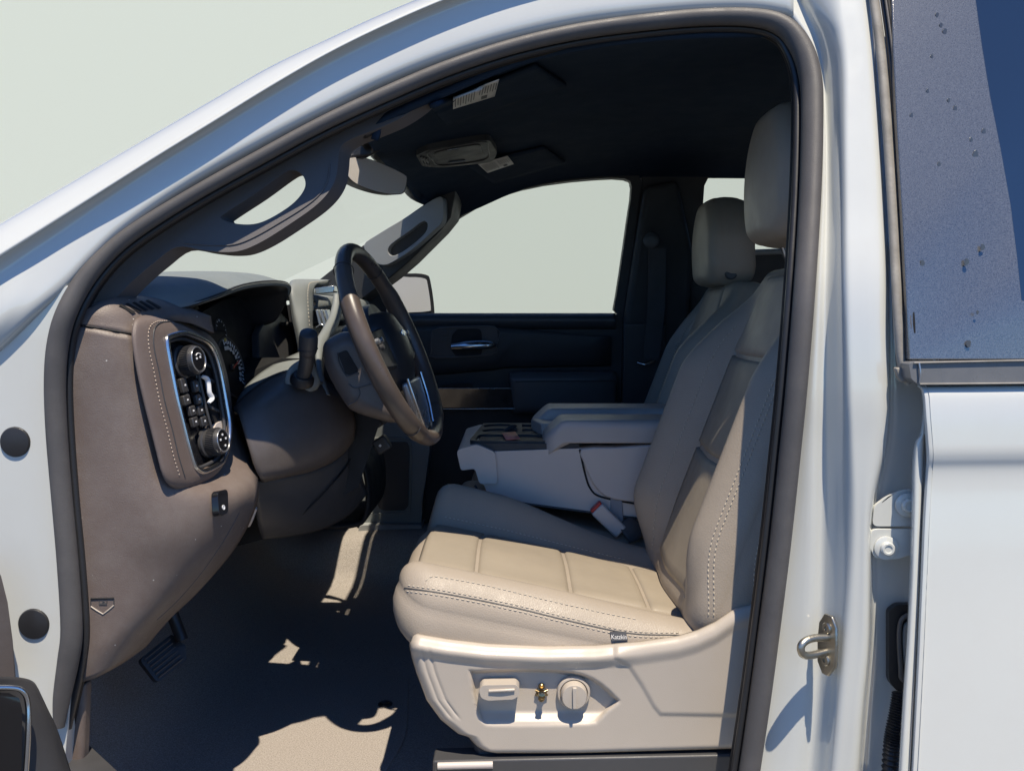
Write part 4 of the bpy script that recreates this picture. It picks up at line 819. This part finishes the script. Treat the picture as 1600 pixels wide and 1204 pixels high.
# driver seat: side trim with power switches, rails, tag
TYp = .205
TR = [(641, 1004), (645, 992), (656, 990), (700, 999), (760, 1006), (850, 1010), (930, 1009), (1000, 1003), (1060, 994), (1090, 985), (1118, 972), (1150, 950), (1200, 938), (1235, 936), (1235, 1166), (1165, 1166), (900, 1171), (775, 1174), (755, 1172), (744, 1164), (733, 1148), (716, 1144), (690, 1122), (668, 1092), (652, 1050)]
RC = [(735, 1052), (742, 1047), (800, 1045), (870, 1046), (910, 1052), (938, 1066), (962, 1088), (966, 1096), (948, 1110), (936, 1124), (920, 1131), (850, 1133), (770, 1133), (755, 1128), (746, 1110)]
def poly_sd(p, poly):
    ins, dmin = False, 1e9; x, y = p
    for (x0, y0), (x1, y1) in zip(poly, poly[1:] + poly[:1]):
        if (y0 > y) != (y1 > y) and x < (x1 - x0) * (y - y0) / (y1 - y0) + x0: ins = not ins
        t = max(0, min(1, ((x - x0) * (x1 - x0) + (y - y0) * (y1 - y0)) / ((x1 - x0) ** 2 + (y1 - y0) ** 2))); dmin = min(dmin, math.hypot(x - x0 - t * (x1 - x0), y - y0 - t * (y1 - y0)))
    return dmin if ins else -dmin
Ttab = [(641, 995), (652, 991), (700, 999), (760, 1006), (850, 1010), (930, 1009), (1000, 1003), (1060, 994), (1090, 985), (1118, 972), (1150, 950), (1200, 938), (1240, 936)]
Ltab = [(992, 646), (1004, 641), (1025, 645), (1050, 652), (1092, 668), (1122, 690), (1144, 717), (1149, 733), (1164, 745), (1172, 757), (1176, 776)]
RCs = [(p.x, p.y) for p in cr([V((a, b, 0)) for a, b in RC], 2, True)]
fold = [(962, 1026), (984, 1040), (1004, 1070), (1022, 1102), (1032, 1114), (1146, 1116), (1300, 1116), (1300, 900), (962, 900)]
def Ytrim(px, py):
    T, Bt, Lx = lerp_tab(Ttab, px), 1174 - max(0, px - 900) * .028, lerp_tab(Ltab, py)
    def roll(d, r, h):
        return 0 if d >= r else h * (1 - math.sqrt(max(0, 1 - (1 - max(0, d) / r) ** 2)))
    y = TYp + roll(py - T, 13, .016) + roll(px - Lx, 15, .022) + roll(Bt - py, 6, .006)
    y -= .0075 * bump(py - T, 20, 13, 16) * (1 - .6 * sm(px, 930, 1010))
    y -= .003 * sm(poly_sd((px, py), fold), -4, 4)
    if px < 760:
        for o in (16, 28): y += .0022 * bump(px - Lx, o, 4, 4) * sm(py, 1004, 1030) * (1 - sm(py, 1112, 1126))
    sd = poly_sd((px, py), RCs)
    if sd > -3: y += .016 * sm(sd, -1.5, 3) * (1 - sm(py, 1108, 1133) * .9)
    return y
NU, NV = 250, 92; vs, fs = [], []
for j_ in range(NV + 1):
    v = j_ / NV; yl = 992 + 184 * v
    for i_ in range(NU + 1):
        x = lerp_tab(Ltab, yl); x = x + (1238 - x) * (i_ / NU); T = lerp_tab(Ttab, x); Bt = 1174 - max(0, x - 900) * .028
        y = T + (Bt - T) * v; vs.append(P(x, y, Ytrim(x, y)))
for j_ in range(NV):
    for i_ in range(NU): a = j_ * (NU + 1) + i_; fs.append((a, a + NU + 1, a + NU + 2, a + 1))
trm = add('side_trim', vs, fs, M['trim'], ds_); md = trm.modifiers.new('skin', 'SOLIDIFY'); md.thickness = .004; md.offset = 0
# switches
def tz(a, b, y): return P(a, b, y)
lv = slab('slide_switch', rcorner([tz(a, b, .184) for a, b in ((748, 1078), (754, 1070), (806, 1069), (812, 1076), (811, 1086), (803, 1092), (762, 1094), (752, 1090))], .35), (0, .03, 0), M['trim'], trm, bev=.0045, seg=5)
tube('switch_ridge', [tz(764, 1079, .183), tz(784, 1078, .182), tz(804, 1077, .183)], .0026, M['trim'], lv)
kc = tz(896, 1079, TYp + .0135)
dial = lathe('recline_dial', kc, (0, -1, 0), [(.0275, 0), (.0275, .007), (.0262, .0095), (.0235, .0100), (.0215, .006), (.0213, .022), (.0195, .0265), (.0005, .0275)], M['trim'], trm, 40)
slab('dial_grip', [kc + V((a, -.026, b)) for a, b in ((-.0035, .018), (.0035, .018), (.0025, -.018), (-.0025, -.018))], (0, -.006, 0), M['trim'], dial, bev=.0015)
jc = tz(846, 1080, TYp + .0135)
jt = lathe('lumbar_switch', jc, (0, -1, .1), [(.009, 0), (.009, .003), (.0055, .005), (.0045, .012), (.0062, .016), (.0048, .022), (.0055, .026), (.0005, .028)], M['brass'], trm, 20)
for dz in (.010, -.011): lathe('switch_screw', jc + V((0, -.0002, dz)), (0, -1, 0), [(.0052, 0), (.0052, .003), (.003, .0055), (.0005, .0055)], M['brass'], jt, 16)
for k, z in enumerate((.004, -.004)): tube('switch_wing', [jc + V((-.010, -.004, z)), jc + V((0, -.007, z * .4)), jc + V((.010, -.004, z))], .0018, M['brass'], jt)
for path in (((636, 914), (700, 923), (800, 943), (900, 967), (985, 985), (1062, 988)), ((634, 923), (700, 932), (800, 952), (900, 976), (985, 993), (1062, 995)), ((664, 908), (674, 900), (700, 903), (760, 914), (860, 938), (950, 958), (995, 967))):
    q = on_path(dcu, [(p.x, p.y) for p in cr([V((a, b, 0)) for a, b in path], 14)], .0008)
    if len(q) > 10: stitch('stitching', q, M['thread'], dcu, .0088, .0056, .0010, V((0, -.7, .7)))
q = on_path(dcu, [(p.x, p.y) for p in cr([V((a, b, 0)) for a, b in ((632, 918), (700, 928), (800, 948), (900, 972), (985, 989), (1062, 992))], 10)], -.0004)
if len(q) > 10: tube('cushion_seam', q, .0014, M['darkgrey'], dcu, n=1)
# inner support, lower shield, rail
slab('lower_shield', [P(a, b, .222) for a, b in ((728, 1140), (1240, 1140), (1240, 1182), (1100, 1192), (790, 1196), (760, 1190), (740, 1172))], (0, .30, 0), M['darkgrey'], ds_, bev=.008)
slab('seat_pan', [P(a, b, .245) for a, b in ((650, 1040), (1200, 1040), (1230, 1140), (740, 1140), (690, 1110), (655, 1060))], (0, .48, 0), M['black'], ds_, bev=.01)
rl = slab('seat_rail', [P(a, b, .20) for a, b in ((676, 1188), (1250, 1176), (1250, 1240), (676, 1240))], (0, .05, 0), M['darkgrey'], ds_, bev=.004)
tube('rail_tip', [P(684, 1196, .195), P(720, 1195, .195), P(770, 1194, .195)], .006, M['console'], ds_)
slab('side_shield', [P(a, b, .236) for a, b in ((1095, 1000), (1120, 975), (1160, 945), (1260, 915), (1260, 1170), (1100, 1170))], (0, .05, 0), M['trim'], ds_, bev=.01)
lb = on_path(dcu, ((953, 986), (978, 986), (981, 999), (956, 1000)), .002)
tg = slab('fabric_tag', lb, (0, -.0015, -.0003), M['silver'], dcu); tg.data.materials[0] = M['darkgrey']
fc = bpy.data.curves.new('tag_lettering', 'FONT'); fc.body = 'Katzkin'; fc.size = .0105; fc.extrude = .0003; fc.align_x = 'CENTER'; fc.align_y = 'CENTER'; fc.space_character = .95
fo_ = bpy.data.objects.new('tag_lettering', fc); COL.objects.link(fo_)
dg = bpy.context.evaluated_depsgraph_get(); me = bpy.data.meshes.new_from_object(fo_.evaluated_get(dg)); bpy.data.objects.remove(fo_)
tc_ = sum(lb, V((0, 0, 0))) / 4; rx = (lb[1] - lb[0]).normalized(); ry_ = (lb[0] - lb[3]); ry_ = (ry_ - rx * ry_.dot(rx)).normalized(); rz = rx.cross(ry_)
if rz.y > 0: rz = -rz
add('tag_lettering', [tc_ + V((0, -.0018, 0)) + rx * (v.co.x * .9) + ry_ * (v.co.y - .0015) + rz * v.co.z for v in me.vertices], [tuple(p.vertices) for p in me.polygons], M['paper'], tg, False)
# ------------------------------------------------------------------ centre console
cn = thing('centre_console', W(.1, 1.0, -.75), 'grey centre console with cup tray and two padded lids', 'console')
Y0, Y1 = .82, 1.20
def ext(name, pts, y0, dyy, m_, par, bev=.006, seg=4): return slab(name, rcorner([P(a, b, y0) for a, b in pts], .22), (0, dyy, 0), M[m_], par, bev=bev, seg=seg)
ext('body', ((742, 712), (770, 705), (905, 700), (1060, 700), (1060, 815), (1000, 808), (900, 796), (800, 782), (762, 772), (752, 748)), Y0, Y1 - Y0, 'console', cn, .008)
ext('front_lip', ((713, 703), (745, 694), (774, 706), (778, 756), (749, 756), (742, 732), (720, 735)), Y0 - .012, .40, 'console', cn, .005)
slab('lid_hinge_panel', cr([P(a, b, Y0 - .010) for a, b in ((908, 701), (960, 699), (1060, 697), (1060, 740), (1060, 788), (1000, 785), (958, 780), (936, 768), (921, 745), (912, 722))], 2, True), (0, .05, 0), M['console'], cn, bev=.004)
tube('body_gap', [P(a, b, Y0 - .002) for a, b in ((906, 702), (913, 735), (922, 762), (940, 776), (1000, 788))], .0022, M['matte'], cn)
tube('body_piping', [P(a, b, Y0 - .001) for a, b in ((742, 758), (752, 768), (800, 783), (900, 797), (1000, 810))], .0026, M['darkgrey'], cn)
# tray with wells
def tp_(x, y): return W(x, y, -.287)
trayo = rcorner([tp_(-.098, .83), tp_(.115, .83), tp_(.075, 1.19), tp_(-.075, 1.19)], .12, 5)
def circ(cx_, cy_, r, n=28): return [tp_(cx_ + r * math.cos(2 * math.pi * i / n), cy_ + r * math.sin(2 * math.pi * i / n)) for i in range(n)]
w1 = rcorner([tp_(-.085, .842), tp_(.092, .842), tp_(.078, .945), tp_(-.080, .945)], .2, 4)
w2 = circ(-.030, 1.020, .044); w3 = circ(-.030, 1.122, .044)
w4 = rcorner([tp_(.025, .96), tp_(.075, .96), tp_(.070, 1.06), tp_(.025, 1.06)], .2, 4); w5 = rcorner([tp_(.025, 1.08), tp_(.068, 1.08), tp_(.064, 1.15), tp_(.025, 1.15)], .2, 4)
ty = slab('tray', trayo, (0, 0, -.055), M['tray'], cn, [w1, w2, w3, w4, w5], bev=.004, seg=3)
slab('tray_floor', [p + V((0, 0, -.035)) for p in trayo], (0, 0, -.022), M['black'], ty)
tube('cup_tab', [W(-.02, 1.05, -.295), W(.0, 1.062, -.283), W(.012, 1.062, -.295)], .006, M['tray'], ty)
ext('tray_skirt', ((739, 700), (748, 692), (905, 693), (905, 706), (775, 711), (742, 709)), Y0 + .004, .37, 'tray', cn, .006)
# lids: two stuffed pads with a slot between
def lid(y0, y1, x0, z0, nm):
    Fl = lambda x, y: W(x, y, z0 - .03 * (1 - sm(x, x0, x0 + .05)) + .004 * math.sin((y - y0) / (y1 - y0) * math.pi))
    pad(nm, rrect(x0, .50, y0, y1, (.02, .03, .03, .02), 8), Fl, (0, 0, 1), .018, .032, M['lid'], cn, nb=120)
lid(.812, .965, .072, -.240, 'armrest_lid'); lid(1.045, 1.20, .050, -.236, 'armrest_lid')
slab('lid_bridge', [W(.07, .95, -.262), W(.5, .95, -.258), W(.5, 1.06, -.258), W(.05, 1.06, -.262)], (0, 0, -.03), M['lid'], cn, bev=.004)
slab('lid_slot', [W(.15, .985, -.2575), W(.5, .985, -.2535), W(.5, 1.03, -.2535), W(.14, 1.03, -.2575)], (0, 0, -.004), M['matte'], cn)
stitch('stitching', [W(.076 + .02 * math.sin(i / 20 * math.pi) * 0, .83 + .12 * i / 20, -.262) for i in range(21)], M['thread'], cn, .009, .006, .0008, V((-1, 0, 1)))
# middle seat squab under the console
jsF = lambda x, y: W(x, y, -.44 - .18 * (x + .1) + .004)
pad('squab', rrect(-.135, .42, .80, 1.20, .05), jsF, (0, 0, 1), .03, .12, M['leather'], cn, nb=100, ns=20)
# ticket in the tray
tk = add('ticket', [PZ(784, 676, -.2845), PZ(805, 674, -.283), PZ(813, 685, -.283), PZ(791, 687, -.2845)], [(0, 1, 2, 3)], M['coral'], None); md = tk.modifiers.new('skin', 'SOLIDIFY'); md.thickness = .0006
tag(tk, 'small coral red ticket lying in the console tray', 'ticket')
# buckle
bk = thing('seat_belt_buckle', P(945, 830, .80), 'grey seat belt buckle with red button beside the driver cushion', 'buckle')
bx = (P(971, 828, .80) - P(932, 790, .80)).normalized(); by = V((0, 1, 0)); bz_ = bx.cross(by)
bb_ = box('buckle_body', P(951, 812, .80), (bx, by, bz_), (.078, .026, .034), M['console'], bk, .005)
box('red_button', P(931, 791, .80), (bx, by, bz_), (.007, .020, .030), M['red'], bb_, .002)
slab('buckle_webbing', [P(a, b, .815) for a, b in ((954, 778), (972, 782), (974, 812), (970, 822), (954, 800))], (0, .003, 0), M['beltgrey'], bk, bev=.001)
net('buckle_strap', [[P(a, b, y) for a, b, y in r] for r in (((966, 822, .79), (975, 812, .80), (985, 806, .81)), ((978, 838, .78), (990, 824, .79), (998, 815, .80)), ((985, 848, .78), (1000, 842, .79), (1010, 830, .80)))], M['belt'], bk, 4, 4, .004)
# ------------------------------------------------------------------ things under the roof
mi = thing('rear_view_mirror', P(590, 275, .98), 'grey rear view mirror hanging at the top of the windscreen', 'mirror')
mo = [(541, 262), (544, 248), (558, 245), (580, 249), (610, 261), (633, 273), (637, 280), (633, 299), (624, 304), (604, 303), (580, 297), (556, 287), (543, 275)]
mp = lambda a, b, e=0: P(a, b, .90 + (a - 541) / 95 * .20 + e)
slab('mirror_case', cr([mp(a, b, .003) for a, b in mo], 3, True), (-.025, .012, 0), M['black'], mi, bev=.006)
cen_ = sum([mp(a, b) for a, b in mo], V((0, 0, 0))) / len(mo)
slab('mirror_face', cr([cen_ + (mp(a, b, .001) - cen_) * .965 for a, b in mo], 3, True), (-.003, .0015, 0), M['mirror'], mi)
tube('mirror_stem', [P(590, 262, 1.0) + V((-.03, .01, 0)), P(585, 240, 1.0) + V((-.04, .02, 0)), P(575, 225, 1.0) + V((-.06, .02, .02))], [.012, .010, .016], M['black'], mi)
slab('sensor_cover', [P(a, b, .93) for a, b in ((528, 242), (560, 215), (606, 205), (612, 226), (580, 243), (575, 246), (545, 248), (540, 272), (530, 275))], (-.03, .05, 0), M['black'], mi, bev=.006)
def surf(o, quad, n, off, mm=5):
    a, b, c, d = (V((*p, 0)) for p in quad); return [[on(o, *(lambda p: (p.x, p.y))(a.lerp(b, i / n).lerp(d.lerp(c, i / n), j / mm)), 0) - V((0, 0, off)) for i in range(n + 1)] for j in range(mm + 1)]
def roof_label(quad, nl, par, off):
    G = surf(head, quad, 8, off); lb_ = net('warning_label', G, M['paper'], par, 1, 1, .0006)
    def at(f, h):
        x, y = f * 8, h * 5; i, j = min(7, int(x)), min(4, int(y)); p = G[j][i].lerp(G[j][i + 1], x - i); q = G[j + 1][i].lerp(G[j + 1][i + 1], x - i); return p.lerp(q, y - j) - V((0, 0, .001))
    for k in range(nl):
        if k == nl // 2: continue
        f = (k + .7) / (nl + .4); g = f + .30 / nl; lo = .14 + .05 * (k % 3 == 0); hi = (.86 - .10 * (k % 2)) if k < nl * .55 else .62 - .05 * (k % 2)
        slab('label_line', [at(f, lo), at(g, lo), at(g, hi), at(f, hi)], (0, 0, .0004), M['ink'], lb_)
    slab('label_mark', [at(.66, .72), at(.80, .72), at(.80, .90), at(.66, .90)], (0, 0, .0004), M['ink'], lb_)
def roof_slab(name, px, off, th, m_, par, bev=.004, r=.25):
    q = on_path(head, px, 0); return slab(name, rcorner([p - V((0, 0, off)) for p in q], r), (0, 0, th), m_, par, bev=bev)
def visor(label, quad):
    c = on(head, sum(a for a, _ in quad) / 4, sum(b for _, b in quad) / 4, 0)
    v = thing('sun_visor', c, label, 'sun visor', 'sun visors')
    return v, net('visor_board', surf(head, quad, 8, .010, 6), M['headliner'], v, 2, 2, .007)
v1, vb1 = visor('driver side sun visor folded up with larger white warning label', ((672, 160), (838, 96), (886, 128), (700, 190)))
v2, vb2 = visor('passenger side sun visor folded up with smaller label beyond overhead console', ((730, 254), (850, 226), (884, 250), (772, 282)))
roof_label(((708, 138), (780, 111), (773, 140), (708, 160)), 16, vb1, .0135)
roof_label(((747, 249), (793, 236), (803, 249), (762, 263)), 14, vb2, .0135)
oc = thing('overhead_console', on(head, 715, 232, 0), 'dark overhead console with lamp lenses between the sun visors', 'overhead console')
ob = roof_slab('console_base', ((650, 234), (668, 225), (764, 208), (777, 230), (770, 246), (690, 254), (660, 252)), .014, .02, M['doorcard'], oc, .005)
roof_slab('console_panel', ((676, 228), (750, 214), (756, 235), (688, 244)), .017, .006, M['doorcard'], ob, .002)
tube('console_rim', [p - V((0, 0, .016)) for p in on_path(head, ((672, 226), (752, 211), (762, 222), (758, 240), (690, 249), (676, 240)), 0)], .0015, M['darkgrey'], ob, closed=True, n=4)
for q in (((698, 222), (716, 219)), ((700, 242), (726, 239))): tube('lamp_lens', [p - V((0, 0, .019)) for p in on_path(head, q, 0)], .003, M['chrome'], ob, n=1)
for k in range(3): roof_slab('console_button', [(a + k * 4.5, b + k * 1.2) for a, b in ((656, 235), (659, 234), (664, 247), (661, 248))], .018, .006, M['darkgrey'], ob, .0008, .1)
# ------------------------------------------------------------------ pedals and floor bits
pe = thing('brake_pedal', P(250, 1030, .46), 'black ribbed brake pedal under the brown dash end', 'pedal')
pq = [P(a, b, y) for a, b, y in ((218, 1030, .44), (268, 990, .50), (290, 1008, .50), (292, 1030, .49), (246, 1066, .44))]
pn = (pq[1] - pq[0]).cross(pq[4] - pq[0]).normalized()
if pn.dot(CAM - pq[0]) < 0: pn = -pn
pp_ = slab('pedal_pad', rcorner(pq, .15), pn * -.014, M['rubber_dark'], pe, bev=.004)
for k in range(6):
    f = (k + .6) / 6.4; a, b = pq[0].lerp(pq[4], f), pq[1].lerp(pq[3], f)
    tube('pedal_rib', [a.lerp(b, .1) + pn * .001, a.lerp(b, .9) + pn * .001], .0022, M['darkgrey'], pp_, n=1)
tube('pedal_arm', [P(285, 1000, .49), P(270, 960, .50), P(250, 900, .50), P(240, 820, .5)], .012, M['black'], pe)
fm = thing('floor_mat', PZ(420, 1100, -.878), 'dark carpet floor mat in the driver footwell', 'floor mat')
slab('mat_carpet', rcorner([PZ(a, b, -.866) for a, b in ((200, 1080), (330, 1010), (420, 960), (620, 960), (640, 1040), (636, 1150), (560, 1275), (300, 1275), (200, 1230))], .2, 5), (0, 0, -.010), M['carpet'], fm, bev=.004)
lathe('mat_anchor', PZ(602, 1100, -.866), (0, 0, 1), [(.016, -.002), (.016, .003), (.010, .006), (.004, .004)], M['black'], fm)
